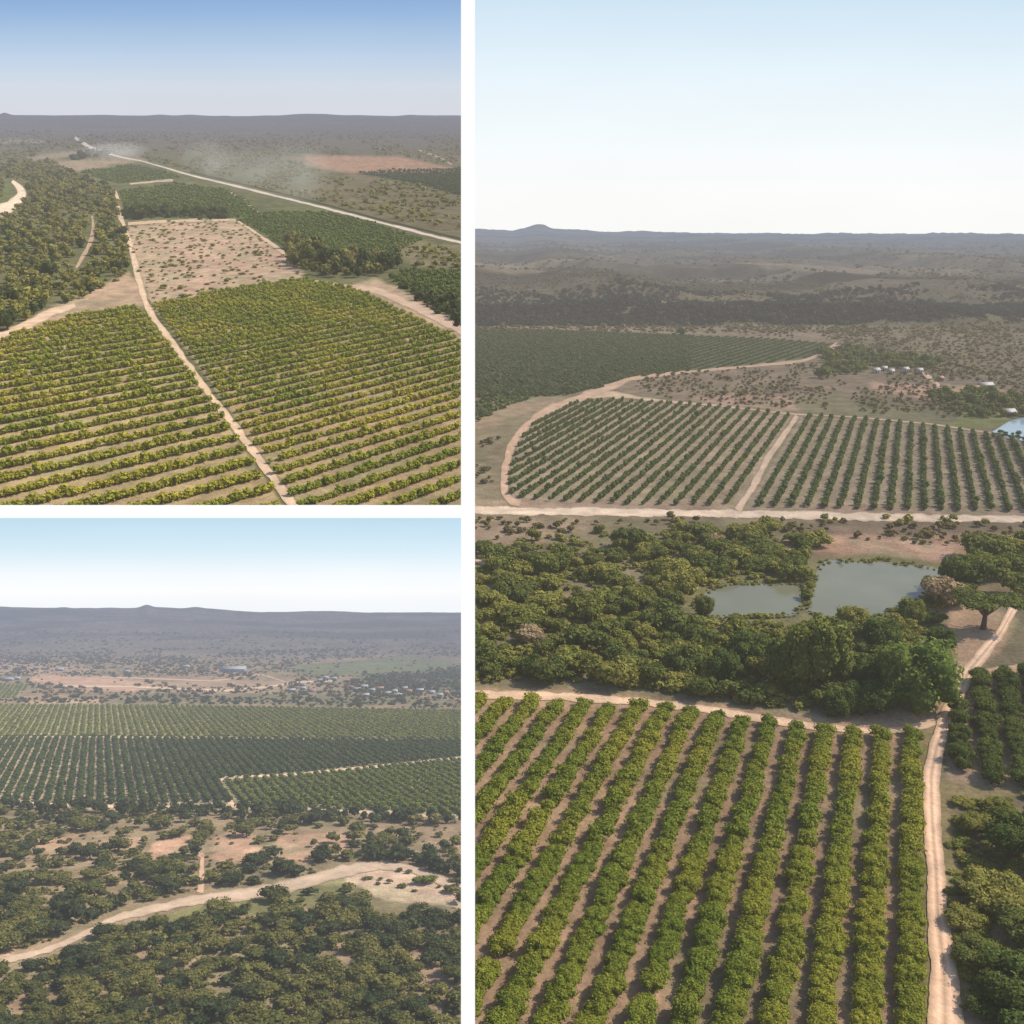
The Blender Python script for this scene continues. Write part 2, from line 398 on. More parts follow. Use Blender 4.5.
def place(tab, name, pt, kind, mat, tmat, label, cat, group, parts=True, trunk=('t', .8, .07, 4, .45)):
    x, y, z, sx, sy, sz, rot, _ = pt
    if hidden(tab, x, y, z, max(sx, sy), sz*1.8): return None
    L = Matrix.Translation((x, y, z)) @ Matrix.Rotation(rot, 4, 'Z') @ Matrix.Diagonal((sx, sy, sz, 1))
    W = tab.M @ L; i = random.randrange(len(TEMP[kind]))
    cut = straddles(tab, x, y, z, max(sx, sy), sz*1.8)
    def m_(me):
        if cut:
            m2 = me.copy()
            if trim_mesh(m2, tab, L): return m2
            bpy.data.meshes.remove(m2)
        return me
    if not parts:
        me = m_(whole(kind, i, mat, tmat))
        if len(me.polygons) < 4: return None
        o = link(name, me, W)
    else:
        cm = m_(shared(kind, i, mat))
        if len(cm.polygons) < 20: return None
        o = link(name, None, W)
        c = bpy.data.objects.new('crown', cm); COL.objects.link(c); c.parent = o
        tm = m_(trunk_mesh(trunk[0], tmat, *trunk[1:]))
        if len(tm.polygons) and tm is trunk_mesh(trunk[0], tmat, *trunk[1:]): c = bpy.data.objects.new('trunk', tm); COL.objects.link(c); c.parent = o
    tag(o, label, cat, group); return o

# ------------------------------------------------------------------ scatter rules
def rows(tab, poly, A, Bp, VP, step_px, keep=1.0, jit=.12, xr=None, yr=None):
    ax, ay = map(float, tab.g(*A)); bx, by = map(float, tab.g(*Bp))
    dl = ((VP[0]-512)/F, tab.ca + (512-tab.yh)/F*tab.sa); n = math.hypot(*dl); d = (dl[0]/n, dl[1]/n)
    off = (bx-ax, by-ay); st = step_px*tab.mpp(*A)
    P = np.array(poly, float); gx, gy = tab.g(P[:, 0], np.maximum(P[:, 1], tab.yh+8))
    # solve i,j ranges
    Mx = np.array([[off[0], d[0]], [off[1], d[1]]]); iv = np.linalg.inv(Mx) @ np.stack([gx-ax, gy-ay])
    i0, i1 = int(iv[0].min())-1, int(iv[0].max())+2; j0, j1 = iv[1].min()-st, iv[1].max()+st
    I = np.arange(i0, i1); J = np.arange(j0, j1, st); ii, jj = np.meshgrid(I, J, indexing='ij')
    jj = jj + RNG.uniform(-.25, .25, jj.shape)*st + (ii % 2)*st*.5
    sp = abs(off[0]*d[1]-off[1]*d[0])
    u = RNG.normal(0, jit*sp*.25, ii.shape)
    X = ax + ii*off[0] + jj*d[0] + u*d[1]; Y = ay + ii*off[1] + jj*d[1] - u*d[0]
    px, py = tab.p(X, Y); ok = inpoly(px, py, poly) & (RNG.uniform(0, 1, X.shape) < keep)
    return X[ok], Y[ok], ii[ok], sp
def scatter(tab, poly, gap_px, mask=None, y_ref=None, squash=2.3):
    """random plants in a polygon, about gap_px apart as seen (scaled with distance when y_ref is given)"""
    P = np.array(poly, float); x0, x1, y0, y1 = P[:, 0].min(), P[:, 0].max(), P[:, 1].min(), P[:, 1].max()
    out = []; y = y0
    while y < y1:
        g_ = gap_px*((y-tab.yh)/(y_ref-tab.yh) if y_ref else 1); g_ = max(g_, 1.2)
        n = max(1, int((x1-x0)/g_)); xs = x0 + (np.arange(n)+RNG.uniform(0, 1, n))*g_; ys = y + RNG.uniform(-.6, .6, n)*g_/squash
        out.append(np.stack([xs, ys, np.full(n, g_)], 1)); y += g_/squash
    o = np.concatenate(out); o = o[inpoly(o[:, 0], o[:, 1], poly) & (o[:, 1] > tab.yh+14)]
    if mask is not None: o = o[mask(o[:, 0], o[:, 1])]
    return o
def pts_from(tab, o, wfac, hfac, var=.35):
    """o: px,py,gap -> plant points; width = gap*wfac pixels"""
    X, Y = tab.g(o[:, 0], o[:, 1]); Z = tab.H(X, Y); m = tab.depth(X, Y)/F
    n = len(o); s = o[:, 2]*wfac*.5*m*np.exp(np.clip(RNG.normal(0, var, n), -2*var, 1.7*var))
    return np.stack([X, Y, Z, s*RNG.uniform(.85, 1.15, n), s*RNG.uniform(.85, 1.15, n), s*hfac*RNG.uniform(.75, 1.25, n), RNG.uniform(0, 6.28, n), RNG.uniform(0, 1, n)], 1)

# ------------------------------------------------------------------ ground sheets
def terrain(tab, name, xs, ys, paint, mat):
    gx, gy = np.meshgrid(xs, ys, indexing='xy')
    X, Y = tab.g(gx, gy); Z = tab.H(X, Y)
    # keep each column of the sheet straight where relief lifts it
    X = (gx-512)/F*tab.depth(X, Y, Z)
    Z = tab.H(X, Y)
    C = paint(gx, gy, X, Y, Z)
    ny, nx = gx.shape; idx = np.arange(nx*ny).reshape(ny, nx)
    Fc = np.stack([idx[:-1, :-1], idx[:-1, 1:], idx[1:, 1:], idx[1:, :-1]], 2).reshape(-1, 4)[:, ::-1]
    V = np.stack([X, Y, Z], 2).reshape(-1, 3)
    me = mesh_from(name, V, Fc, mat, attrs={'Col': C.reshape(-1, 3)}, smooth=True)
    o = link(name, me, tab.M); tag(o, kind='structure'); return o
def layers(gx, gy, X, Y, C, L):
    wx = (fbm(X/9, Y/9, 3)-.5)*2; wy = (fbm(X/9+50, Y/9, 4)-.5)*2
    for poly, col, feather, warp, opac in L:
        d = sdist(gx + wx*warp*2, gy + wy*warp, poly)
        k = (sstep(-feather, feather, d)*opac)[..., None]
        C = C*(1-k) + np.array(col)*k
    v = fbm(X/7, Y/7, 301, 5)[..., None]; w_ = (sstep(.5, .68, fbm(X/16, Y/16, 302, 5))*.45*sstep(0, 1, gy*0+1))[..., None]
    C = C*(.74+.52*v); lum = C.mean(-1, keepdims=True)
    return C*(1-w_) + lum*np.array((.95, .92, .52))*w_

ROADN = [0]
def road(tab, name, pts, mat, col, edge, lift=.06, seg=3.0, ruts=True, label=None):
    """a strip on the ground along picture points (x, y, width in pixels)"""
    P = np.array(pts, float); t = np.concatenate(([0], np.cumsum(np.hypot(np.diff(P[:, 0]), np.diff(P[:, 1])))))
    n = max(4, int(t[-1]/seg)); tt = np.linspace(0, t[-1], n)
    # smooth the centre line a little
    cx = np.interp(tt, t, P[:, 0]); cy = np.interp(tt, t, P[:, 1]); w = np.interp(tt, t, P[:, 2])
    k = max(1, int(8/seg)); ker = np.ones(2*k+1)/(2*k+1)
    def sm(a): b = np.convolve(np.pad(a, k, mode='edge'), ker, 'valid'); b[0], b[-1] = a[0], a[-1]; return b
    cx, cy, w = sm(cx), sm(cy), sm(w)
    tx = np.gradient(cx); ty = np.gradient(cy); q = np.hypot(tx, ty)+1e-9; nx_, ny_ = -ty/q, tx/q
    across = np.array([-1, -.8, -.55, -.35, -.15, 0, .15, .35, .55, .8, 1]); m = len(across)
    ROADN[0] += 1; sd = ROADN[0]*13
    am = np.minimum(.55, 4.0/w); jl = 1+am*(fbm(tt/9, tt*0, sd, 5)-.5)*2; jr = 1+am*(fbm(tt/9, tt*0+9, sd+5, 5)-.5)*2
    wa = np.where(across[None] < 0, across[None]*jl[:, None], across[None]*jr[:, None])
    px = cx[:, None]+wa*nx_[:, None]*w[:, None]/2; py = cy[:, None]+wa*ny_[:, None]*w[:, None]/2
    X, Y = tab.g(px, py); Z = tab.H(X, Y)+lift
    prof = np.array([0, .35, .8, 1.1, .6, .2, .6, 1.1, .8, .35, 0]) if ruts else np.array([0, .7, 1, 1, 1, 1, 1, 1, 1, .7, 0])
    k3 = prof[None, :, None]*np.ones((n, 1, 1)); C = np.array(edge)*(1-k3)+np.array(col)*k3
    C = C*(.72+.56*fbm(X/4, Y/4, sd, 5))[..., None]
    idx = np.arange(n*m).reshape(n, m)
    Fc = np.stack([idx[:-1, :-1], idx[:-1, 1:], idx[1:, 1:], idx[1:, :-1]], 2).reshape(-1, 4)
    me = mesh_from(name, np.stack([X, Y, Z], 2).reshape(-1, 3), Fc, mat, attrs={'Col': C.reshape(-1, 3)})
    trim_mesh(me, tab); o = link(name, me, tab.M); tag(o, kind='structure'); return o
def densify(poly, step, warp, sd):
    out = []; n = len(poly)
    for i in range(n):
        (x1, y1), (x2, y2) = poly[i], poly[(i+1) % n]; k = max(1, int(math.hypot(x2-x1, y2-y1)/step))
        for j in range(k): t = j/k; out.append((x1+(x2-x1)*t, y1+(y2-y1)*t))
    out = np.array(out); s = np.arange(len(out))*.45
    out[:, 0] += (fbm(s, s*0, sd)-.5)*2*warp*1.6; out[:, 1] += (fbm(s, s*0+7, sd)-.5)*2*warp*.8
    for _ in range(1): out = (np.roll(out, 1, 0)+2*out+np.roll(out, -1, 0))/4
    return out
def sheet(tab, name, poly, mat, col, lift=.03, step=4, warp=2, sd=1, kind='structure', label=None):
    pl = densify(poly, step, warp, sd); X, Y = tab.g(pl[:, 0], pl[:, 1]); Z = tab.H(X, Y)*0+lift
    bm = bmesh.new(); vs = [bm.verts.new((x, y, z)) for x, y, z in zip(X, Y, Z)]; bm.faces.new(vs)
    bmesh.ops.triangulate(bm, faces=bm.faces[:]); bmesh.ops.recalc_face_normals(bm, faces=bm.faces[:])
    me = bpy.data.meshes.new(name); bm.to_mesh(me); bm.free()
    if me.polygons[0].normal.z < 0: me.flip_normals()
    a = me.attributes.new('Col', 'FLOAT_COLOR', 'POINT'); a.data.foreach_set('color', np.tile(np.array((*col, 1), np.float32), len(me.vertices)))
    me.materials.append(mat); trim_mesh(me, tab); o = link(name, me, tab.M); tag(o, kind=kind); return o

# ------------------------------------------------------------------ houses
def box(V, Fs, x0, x1, y0, y1, z0, z1):
    b = len(V); V += [(x0,y0,z0),(x1,y0,z0),(x1,y1,z0),(x0,y1,z0),(x0,y0,z1),(x1,y0,z1),(x1,y1,z1),(x0,y1,z1)]
    Fs += [[b+i for i in f] for f in ((0,3,2,1),(4,5,6,7),(0,1,5,4),(1,2,6,5),(2,3,7,6),(3,0,4,7))]
def house(tab, name, px, py, wpx, dm, hm, rot, wall, roof, glass, label, group, cat='house', pitched=True):
    x, y = map(float, tab.g(px, py)); w = wpx*tab.mpp(px, py); z = float(tab.H(np.array(x), np.array(y)))
    L = Matrix.Translation((x, y, z)) @ Matrix.Rotation(math.radians(rot), 4, 'Z'); o = link(name, None, tab.M @ L); tag(o, label, cat, group)
    def part(nm, V, Fs, mat):
        me = mesh_from(nm, V, Fs, mat); trim_mesh(me, tab, L)
        if len(me.polygons): q = bpy.data.objects.new(nm, me); COL.objects.link(q); q.parent = o
    V, Fs = [], []; box(V, Fs, -w/2, w/2, -dm/2, dm/2, 0, hm)
    if pitched: b = len(V); V += [(-w/2,-dm/2,hm),(-w/2,dm/2,hm),(-w/2,0,hm+dm*.28),(w/2,-dm/2,hm),(w/2,dm/2,hm),(w/2,0,hm+dm*.28)]; Fs += [[b,b+2,b+1],[b+3,b+4,b+5]]
    part('wall', V, Fs, wall)
    V, Fs = [], []; e = .5; th = .18
    if pitched:
        r = hm+dm*.28+.1; lo = hm-.2
        V = [(-w/2-e,-dm/2-e,lo),(w/2+e,-dm/2-e,lo),(w/2+e,0,r),(-w/2-e,0,r),(-w/2-e,dm/2+e,lo),(w/2+e,dm/2+e,lo),
             (-w/2-e,-dm/2-e,lo+th),(w/2+e,-dm/2-e,lo+th),(w/2+e,0,r+th),(-w/2-e,0,r+th),(-w/2-e,dm/2+e,lo+th),(w/2+e,dm/2+e,lo+th)]
        Fs = [[0,3,2,1],[3,4,5,2],[6,7,8,9],[9,8,11,10],[0,1,7,6],[4,10,11,5],[0,6,9,3],[3,9,10,4],[1,2,8,7],[2,5,11,8]]
    else: box(V, Fs, -w/2-e, w/2+e, -dm/2-e, dm/2+e, hm+.005, hm+.3)
    part('roof', V, Fs, roof)
    nw = max(1, int(w/5))
    for k in range(nw):
        cx = -w/2+(k+.5)*w/nw + (.9 if nw == 1 else 0); V, Fs = [], []; box(V, Fs, cx-.6, cx+.6, -dm/2-.04, -dm/2+.02, 1.0, 2.1); part('window', V, Fs, glass)
    V, Fs = [], []; box(V, Fs, -w*.25-.5, -w*.25+.5, -dm/2-.07, -dm/2+.02, 0.02, 2.1); part('door', V, Fs, glass)
    return o

# ================================================================== CONTENT
SUN_AZ, SUN_EL = math.radians(80), math.radians(46)      # azimuth right of straight ahead
SKY_TOP = 60000.0
# materials -------------------------------------------------------
MG = {t: ground_mat('dry_ground_'+t.name, t, contrast=.55 if t is not B else .6) for t in (R, T, B)}
MROAD = {t: ground_mat('dirt_'+t.name, t, contrast=.22) for t in (R, T, B)}
bark = {t: plain('bark_'+t.name, t, (.10, .075, .055), .9, .3, 3) for t in (R, T, B)}
m_near = foliage('orchard_leaf_near', R, (.062, .092, .018), (.115, .138, .026), patch=(.145, .15, .028), patch_scale=.03, patch_lo=.53, spread=.12, size=.45)
m_side = foliage('orchard_leaf_side', R, (.035, .052, .018), (.06, .08, .024))
m_mid = foliage('orchard_leaf_mid', R, (.035, .055, .02), (.06, .08, .03))
m_farR = foliage('orchard_leaf_far', R, (.028, .042, .02), (.05, .066, .028))
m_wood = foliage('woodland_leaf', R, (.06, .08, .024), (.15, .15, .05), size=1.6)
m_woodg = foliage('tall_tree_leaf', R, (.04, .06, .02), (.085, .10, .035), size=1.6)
m_woodd = foliage('dark_tree_leaf', R, (.03, .05, .018), (.055, .08, .025), size=1.6)  # a darker green leaf for the dark trees
m_bamb = foliage('bamboo_leaf', R, (.05, .075, .022), (.105, .125, .042), size=1.2)
m_big = foliage('big_tree_leaf', R, (.05, .085, .024), (.10, .13, .04), size=1.2)
m_grey = foliage('bare_branch_leaf', R, (.13, .11, .08), (.18, .15, .11), size=1.2)
m_scrubR = foliage('scrub_leaf_right', R, (.055, .055, .028), (.10, .09, .05), size=2)
m_darkR = foliage('shaded_cliff_scrub_leaf', R, (.012, .018, .024), (.034, .036, .03), size=3)  # dark bluish leaf; the shade of the slope is painted into this colour
m_T1 = foliage('orchard_leaf_top_left', T, (.10, .13, .022), (.165, .18, .032), patch=(.225, .21, .04), spread=.3, patch_scale=.022, patch_lo=.56)
m_T2 = foliage('orchard_leaf_top_right', T, (.085, .12, .022), (.145, .165, .032), patch=(.225, .21, .04), spread=.3, patch_scale=.018, patch_lo=.55)
m_Tf = foliage('orchard_leaf_top_far', T, (.045, .07, .02), (.075, .10, .028))
m_Ts = foliage('scrub_leaf_top', T, (.05, .065, .022), (.135, .13, .05), size=3, patch=(.13, .135, .035), patch_scale=.006, patch_lo=.5)
m_Td = foliage('belt_leaf_top', T, (.02, .035, .015), (.05, .065, .025), size=3)
m_B1 = foliage('orchard_leaf_bottom_dark', B, (.022, .042, .018), (.045, .066, .022))
m_B2 = foliage('orchard_leaf_bottom_far', B, (.06, .08, .024), (.10, .115, .03))
m_B3 = foliage('orchard_leaf_bottom_right', B, (.045, .07, .018), (.09, .11, .024))
m_Bs = foliage('bush_leaf_bottom', B, (.04, .052, .02), (.105, .105, .04), size=2.5)
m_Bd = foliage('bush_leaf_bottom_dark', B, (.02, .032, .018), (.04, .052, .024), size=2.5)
m_Bf = foliage('scrub_leaf_bottom_far', B, (.045, .045, .03), (.075, .065, .045), size=3)

# ---------------------------------------------------------------- RIGHT: ground
tan_, pink, brown, straw = (.36, .26, .175), (.40, .25, .17), (.20, .145, .10), (.27, .215, .13)
near_poly = [(430,701),(475,702),(600,707),(660,711),(720,719),(775,727),(822,734),(900,736),(921,736),(924,800),(922,900),(926,1060),(430,1060)]
midL = [(511,499),(510,470),(521,440),(536,422),(566,405),(590,401),(650,402),(720,407),(789,415),(738,506),(620,505)]
midR = [(801,417),(850,419),(900,423),(950,430),(1024,441),(1075,450),(1075,515),(1024,513),(746,507)]
farA = [(430,328),(475,328),(640,334),(760,338),(832,344),(815,357),(760,364),(690,371),(640,377),(560,384),(430,362)]
farB = [(430,364),(560,386),(628,378),(600,388),(562,396),(520,397),(475,398),(430,398)]
farC = [(430,396),(530,399),(500,410),(475,424),(430,432)]
sideP = [(952,716),(968,706),(972,682),(1000,676),(1060,665),(1060,800),(1005,787),(984,785),(962,778),(950,770)]
pond1 = [(706,592),(724,584),(762,584),(801,585),(806,594),(806,606),(793,616),(760,617),(713,618),(700,613),(690,608)]
pond2 = [(812,585),(821,563),(850,561),(879,562),(915,566),(938,570),(946,578),(938,590),(915,601),(880,618),(830,620),(806,612)]
pond3 = [(988,434),(1000,429),(1015,420),(1024,417),(1075,412),(1075,446),(1024,440),(1005,437)]
def paintR(gx, gy, X, Y, Z):
    n = fbm(X/70, Y/70, 1); n2 = fbm(X/22, Y/22, 2)
    C = np.array((.20, .155, .10))*(1-n[..., None]) + np.array((.15, .13, .075))*n[..., None]
    C = C*(.75+.5*n2)[..., None]
    far = sstep(330, 300, gy)[..., None]; C = C*(1-far)+np.array((.12, .098, .07))*far*(.7+.6*fbm(X/120, Y/60, 6))[..., None]
    bands = sstep(.5, .62, fbm(X/700, Y/170, 61))*sstep(1300, 1500, Y); C = C*(1-.55*bands[..., None])  # dark ridge bands: relief shade painted into the ground colour
    lit = sstep(.55, .66, fbm(X/300, Y/200, 63))*sstep(1250, 1400, Y)*sstep(3200, 2200, Y); C = C*(1-lit[..., None]*.6)+np.array((.25,.19,.13))*lit[..., None]*.6  # paler hill patches as if lit, relief contrast painted into the ground
    L = [(near_poly, (.27, .185, .12), 2, 1, 1), ([(430,686),(560,690),(700,702),(830,718),(900,712),(950,740),(925,745),(820,735),(700,716),(475,702),(430,702)], (.33,.22,.14), 3, 3, .9),
         (midL, (.25, .20, .135), 1.5, 1, 1), (midR, (.255, .205, .14), 1.5, 1, 1), ([(700,460),(742,415),(792,414),(750,500),(738,506)], (.28,.215,.15), 3, 1, .8),
         (farA, (.09, .10, .05), 1.5, 1, 1), (farB, (.10, .12, .05), 1.5, 1, 1), (farC, (.12, .13, .06), 3, 3, .8),
         ([(430,318),(475,321),(600,325),(760,328),(900,330),(840,342),(760,336),(640,332),(430,327)], (.21,.15,.11), 2, 2, .8),
         ([(475,398),(520,397),(562,396),(580,400),(540,412),(510,418),(480,440),(430,440),(430,412)], (.27,.19,.13), 3, 2, .75),
         ([(640,376),(690,371),(762,364),(840,362),(900,372),(1075,385),(1075,400),(900,412),(800,412),(640,400),(600,396)], (.19,.14,.10), 3, 4, .7),
         ([(690,398),(740,394),(800,396),(870,399),(850,410),(790,412),(720,405)], (.33,.21,.15), 3, 3, .7), ([(868,384),(930,384),(1000,388),(1010,396),(940,400),(880,394)], (.40,.25,.18), 3, 3, .8),
         ([(790,398),(860,396),(920,404),(960,412),(985,424),(950,428),(880,420),(800,413)], (.15,.14,.075), 3, 3, .8), ([(960,412),(1000,414),(1024,415),(990,430),(950,429)], (.16,.17,.06), 2, 2, .8),
         ([(430,430),(500,425),(512,470),(500,503),(430,503)], (.19,.155,.10), 4, 3, .7), ([(430,499),(1075,507),(1075,518),(430,508)], (.27,.19,.135), 1.5, 1, .8),
         ([(475,518),(600,520),(580,532),(520,545),(475,548),(430,548),(430,518)], (.24,.175,.12), 4, 4, .8),
         ([(790,540),(850,530),(900,535),(1000,532),(1075,535),(1075,560),(990,565),(950,566),(880,556),(820,553)], (.36,.22,.15), 4, 4, .85),
         ([(900,540),(960,545),(950,560),(920,557)], (.46,.30,.21), 3, 3, .7), ([(800,522),(1075,525),(1075,536),(900,536),(800,534)], (.17,.12,.085), 3, 3, .7),
         ([(690,575),(800,574),(812,560),(870,553),(950,565),(960,580),(945,605),(880,628),(800,626),(690,628),(672,610)], (.17,.16,.075), 3, 3, .8),
         ([(475,640),(580,660),(620,650),(560,640)], (.22,.16,.11), 4, 4, .5), ([(950,600),(1000,610),(1020,620),(1000,650),(960,680),(940,720),(925,736),(890,726),(935,700),(955,665),(945,640)], (.37,.25,.165), 4, 3, .85),
         ([(975,672),(1075,660),(1075,690),(990,690),(966,712)], (.36,.245,.165), 3, 2, .8), ([(948,700),(1075,690),(1075,790),(990,790),(945,780)], (.30,.21,.14), 3, 2, .8),
         ([(915,730),(945,730),(935,780),(955,830),(955,900),(965,960),(985,1060),(925,1060),(925,900),(922,800)], (.22,.185,.085), 3, 3, .8), ([(935,780),(975,785),(1040,790),(1000,800),(960,810),(945,860),(938,840)], (.23,.18,.09), 4, 3, .8),
         ([(950,1000),(1000,985),(1075,980),(1075,1060),(950,1060)], (.28,.19,.125), 5, 3, .7)]
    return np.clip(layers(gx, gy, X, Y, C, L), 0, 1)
xsR = np.concatenate([[475], np.arange(476.5, 1090, 1.8)]); ysR = np.concatenate([np.arange(1070, 560, -2.2), np.arange(560, 330, -1.4), np.arange(330, 260, -.8), np.arange(260, 242, -.4)])
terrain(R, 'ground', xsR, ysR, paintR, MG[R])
road(R, 'gravel_road', [(425,510,8),(475,510.5,8),(600,512,7.5),(745,514,7.5),(880,517,7.5),(1024,520,7),(1075,521.5,7)], MROAD[R], (.54,.43,.32), (.36,.27,.19), ruts=False, lift=.1)
road(R, 'dirt_track', [(738,511,7),(752,488,6.5),(770,455,6),(797,416,5)], MROAD[R], (.48,.36,.26), (.3,.22,.15), ruts=False, lift=.14)
road(R, 'dirt_track', [(520,504,8),(507,498,8),(503,485,8),(506,462,8),(514,440,7.5),(528,424,7),(548,410,8),(580,398,8),(608,388,7),(628,379,5),(660,375,3.5),(720,369,3),(765,365,2.5),(805,361,3),(828,350,5),(838,344,4)], MROAD[R], (.42,.29,.20), (.3,.21,.15), ruts=False, lift=.14)
road(R, 'dirt_track', [(590,394,9),(620,395,6),(650,400,3),(720,406,1.6),(790,414,1.6),(850,417,1.5),(930,424,1.5),(1024,438,1.8),(1070,446,2)], MROAD[R], (.42,.31,.21), (.3,.22,.15), ruts=False, lift=.12)
road(R, 'dirt_track', [(425,692,8),(475,695,8),(540,696,8),(600,699,8),(660,704,7),(720,712,8),(775,721,8),(823,728,7),(870,732,6),(905,730,8),(935,722,9)], MROAD[R], (.56, .41, .28), (.38, .27, .18), ruts=False, lift=.12)
road(R, 'dirt_track', [(946,1068,40),(945,1019,36),(944,970,27),(938,920,21),(936,870,18),(932,820,17),(931,777,17),(936,750,17),(945,725,17),(956,700,15),(969,671,14),(985,652,12),(1000,634,10),(1008,620,9),(1016,605,8),(1040,590,7)], MROAD[R], (.68, .49, .35), (.40, .29, .18), lift=.2)
road(R, 'dirt_track', [(968,680,9),(990,672,9),(1024,668,8),(1070,664,8)], MROAD[R], (.44,.31,.21), (.33,.23,.15), ruts=False, lift=.16)
road(R, 'dirt_track', [(425,548,5),(475,558,5),(490,568,5),(503,575,3)], MROAD[R], (.42,.31,.22), (.22,.17,.11), ruts=False)
road(R, 'dirt_track', [(922,373,3),(930,377,4),(940,386,5),(944,392,3)], MROAD[R], (.52,.37,.27), (.3,.21,.15), ruts=False)
mw = water('pond_water', R, (.16, .165, .11)); mw3 = water('far_pond_water', R, (.22, .31, .38))
sheet(R, 'pond', pond1, mw, (1,1,1), .12, 5, 3, 3); sheet(R, 'pond', pond2, mw, (1,1,1), .12, 5, 4, 5); sheet(R, 'lake', pond3, mw3, (1,1,1), .12, 5, 3, 6)

# ---------------------------------------------------------------- planting helpers
def orchard(tab, name, poly, A, Bp, VP, step_px, rad_px, hfac, mat, n_ind, hi, lo, label, cat, group, parts=False, keep=.98, stuff_label='', rowlabel=None, jit=.12, wobble=.12, trunk=('orchard', .75, .06, 4, .4)):
    X, Y, I, sp = rows(tab, poly, A, Bp, VP, step_px, keep, jit)
    r = rad_px*tab.mpp(*A); n = len(X); px, py = tab.p(X, Y)
    s = r*np.exp(RNG.normal(0, wobble, n)); Z = np.zeros(n)
    pts = np.stack([X, Y, Z, s*RNG.uniform(.9, 1.1, n), s*RNG.uniform(.9, 1.1, n), s*hfac*RNG.uniform(.82, 1.18, n), RNG.uniform(0, 6.28, n), RNG.uniform(0, 1, n)], 1)
    vis = (px > -12) & (px < 1040) & (py < 1050)
    order = np.argsort(np.where(vis, tab.depth(X, Y), 1e9)); ind = order[:min(n_ind, int(vis.sum()))]; rest = order[len(ind):]
    for k in ind:
        lb = rowlabel(int(I[k])) if rowlabel else label
        place(tab, name, pts[k], hi, mat, bark[tab], lb, cat, group, parts, trunk)
    if len(rest): merged(name+'_rows', tab, TEMP[lo], pts[rest], mat, stuff_label or label+', farther rows', cat, None)
    print(tab.name, name, n, 'ind', len(ind))
ORD = ['', 'second', 'third', 'fourth', 'fifth', 'sixth', 'seventh', 'eighth', 'ninth', 'tenth', 'eleventh', 'twelfth', 'thirteenth', 'fourteenth', 'fifteenth', 'sixteenth', 'seventeenth', 'eighteenth', 'nineteenth', 'twentieth']
def rl(i):
    k = abs(i)
    return 'leafy orchard tree in the row right beside the curving dirt track' if k == 0 else ('yellow-green orchard tree in the %s row left of the curving dirt track' % (ORD[k] if k < 20 else 'farthest'))
# near orchard
orchard(R, 'orchard_tree', near_poly, (910, 1008), (866, 1008), (912, 228), 13, 15.8, .92, m_near, 300, 'orchard_hi', 'orchard_mid', '', 'orchard tree', 'orchard trees in the near field', True, rowlabel=rl,
        stuff_label='yellow-green orchard rows at the upper part of the near field below the woodland', wobble=.07, jit=.08)
orchard(R, 'citrus_tree', sideP, (985, 730), (1012, 730), (914, 228), 15, 11.5, 1.1, m_side, 80, 'orchard_hi', 'orchard_mid', 'dark green round orchard tree in the short rows right of the dirt track', 'orchard tree', 'dark orchard trees right of the track', True, wobble=.12)
orchard(R, 'young_orchard_tree', midL, (760, 503), (776.4, 503), (920, 228), 4.5, 3.0, 1.15, m_mid, 200, 'orchard_lo', 'orchard_lo', 'small green tree in the striped field left of the pale straight track', 'orchard tree', 'young trees in the left striped field', stuff_label='slanting green rows of the striped field left of the pale track', wobble=.15)
orchard(R, 'young_orchard_tree', midR, (760, 503), (776.4, 503), (920, 228), 4.5, 3.2, 1.15, m_mid, 200, 'orchard_lo', 'orchard_lo', 'small green tree in the striped field right of the pale straight track', 'orchard tree', 'young trees in the right striped field', stuff_label='upright green rows of the striped field right of the pale track', wobble=.15)
orchard(R, 'far_orchard', [(690,336),(760,338),(832,344),(815,357),(760,364),(690,371)], (780, 355), (791, 355), (1150, 228), 1.8, 1.35, .8, m_farR, 0, 'orchard_xlo', 'orchard_xlo', '', 'orchard', None, stuff_label='tapering striped right end of the dark far orchard below the cliff')
orchard(R, 'far_orchard', [(430,328),(475,328),(640,334),(690,336),(690,371),(640,377),(560,384),(430,362)], (700, 355), (708, 355), (1150, 228), 2.4, 1.9, .7, m_farR, 0, 'orchard_xlo', 'orchard_xlo', '', 'orchard', None, stuff_label='dark green far orchard left below the cliff')
orchard(R, 'far_orchard', farB, (520, 390), (528, 390), (1150, 228), 3, 2.6, .9, m_farR, 0, 'orchard_xlo', 'orchard_xlo', '', 'orchard', None, stuff_label='mid green far orchard strip above the bend of the pink track', keep=.9)
orchard(R, 'far_orchard', farC, (480, 405), (489, 405), (1150, 228), 4, 3, .9, m_mid, 0, 'orchard_xlo', 'orchard_xlo', '', 'orchard', None, stuff_label='patchy young orchard at the left edge above the pink track bend', keep=.5)

# ---------------------------------------------------------------- RIGHT woodland
woodA = [(430,562),(475,558),(520,542),(600,531),(700,530),(760,531),(808,538),(818,548),(800,565),(812,580),(800,588),(720,582),(690,590),(672,604),(690,618),(760,622),(830,624),(890,622),(905,600),(935,598),(965,585),(990,600),(945,610),(925,640),(900,668),(880,690),(848,704),(826,712),(760,708),(700,698),(640,690),(560,684),(475,682),(430,682)]
def maskA(x, y):
    k = (fbm(x/34, y/14, 77) > .40) | (y > 618)
    k &= ~inpoly(x, y, [(475,600),(500,640),(580,665),(560,672),(475,655)]) | (RNG.uniform(0, 1, x.shape) < .45)
    for dy in (0, 7, 14, 20): k &= ~inpoly(x, y-dy, pond1) & ~inpoly(x, y-dy, pond2) | (RNG.uniform(0, 1, x.shape) < (.0, .0, .35, .6)[(0, 7, 14, 20).index(dy)])
    return k
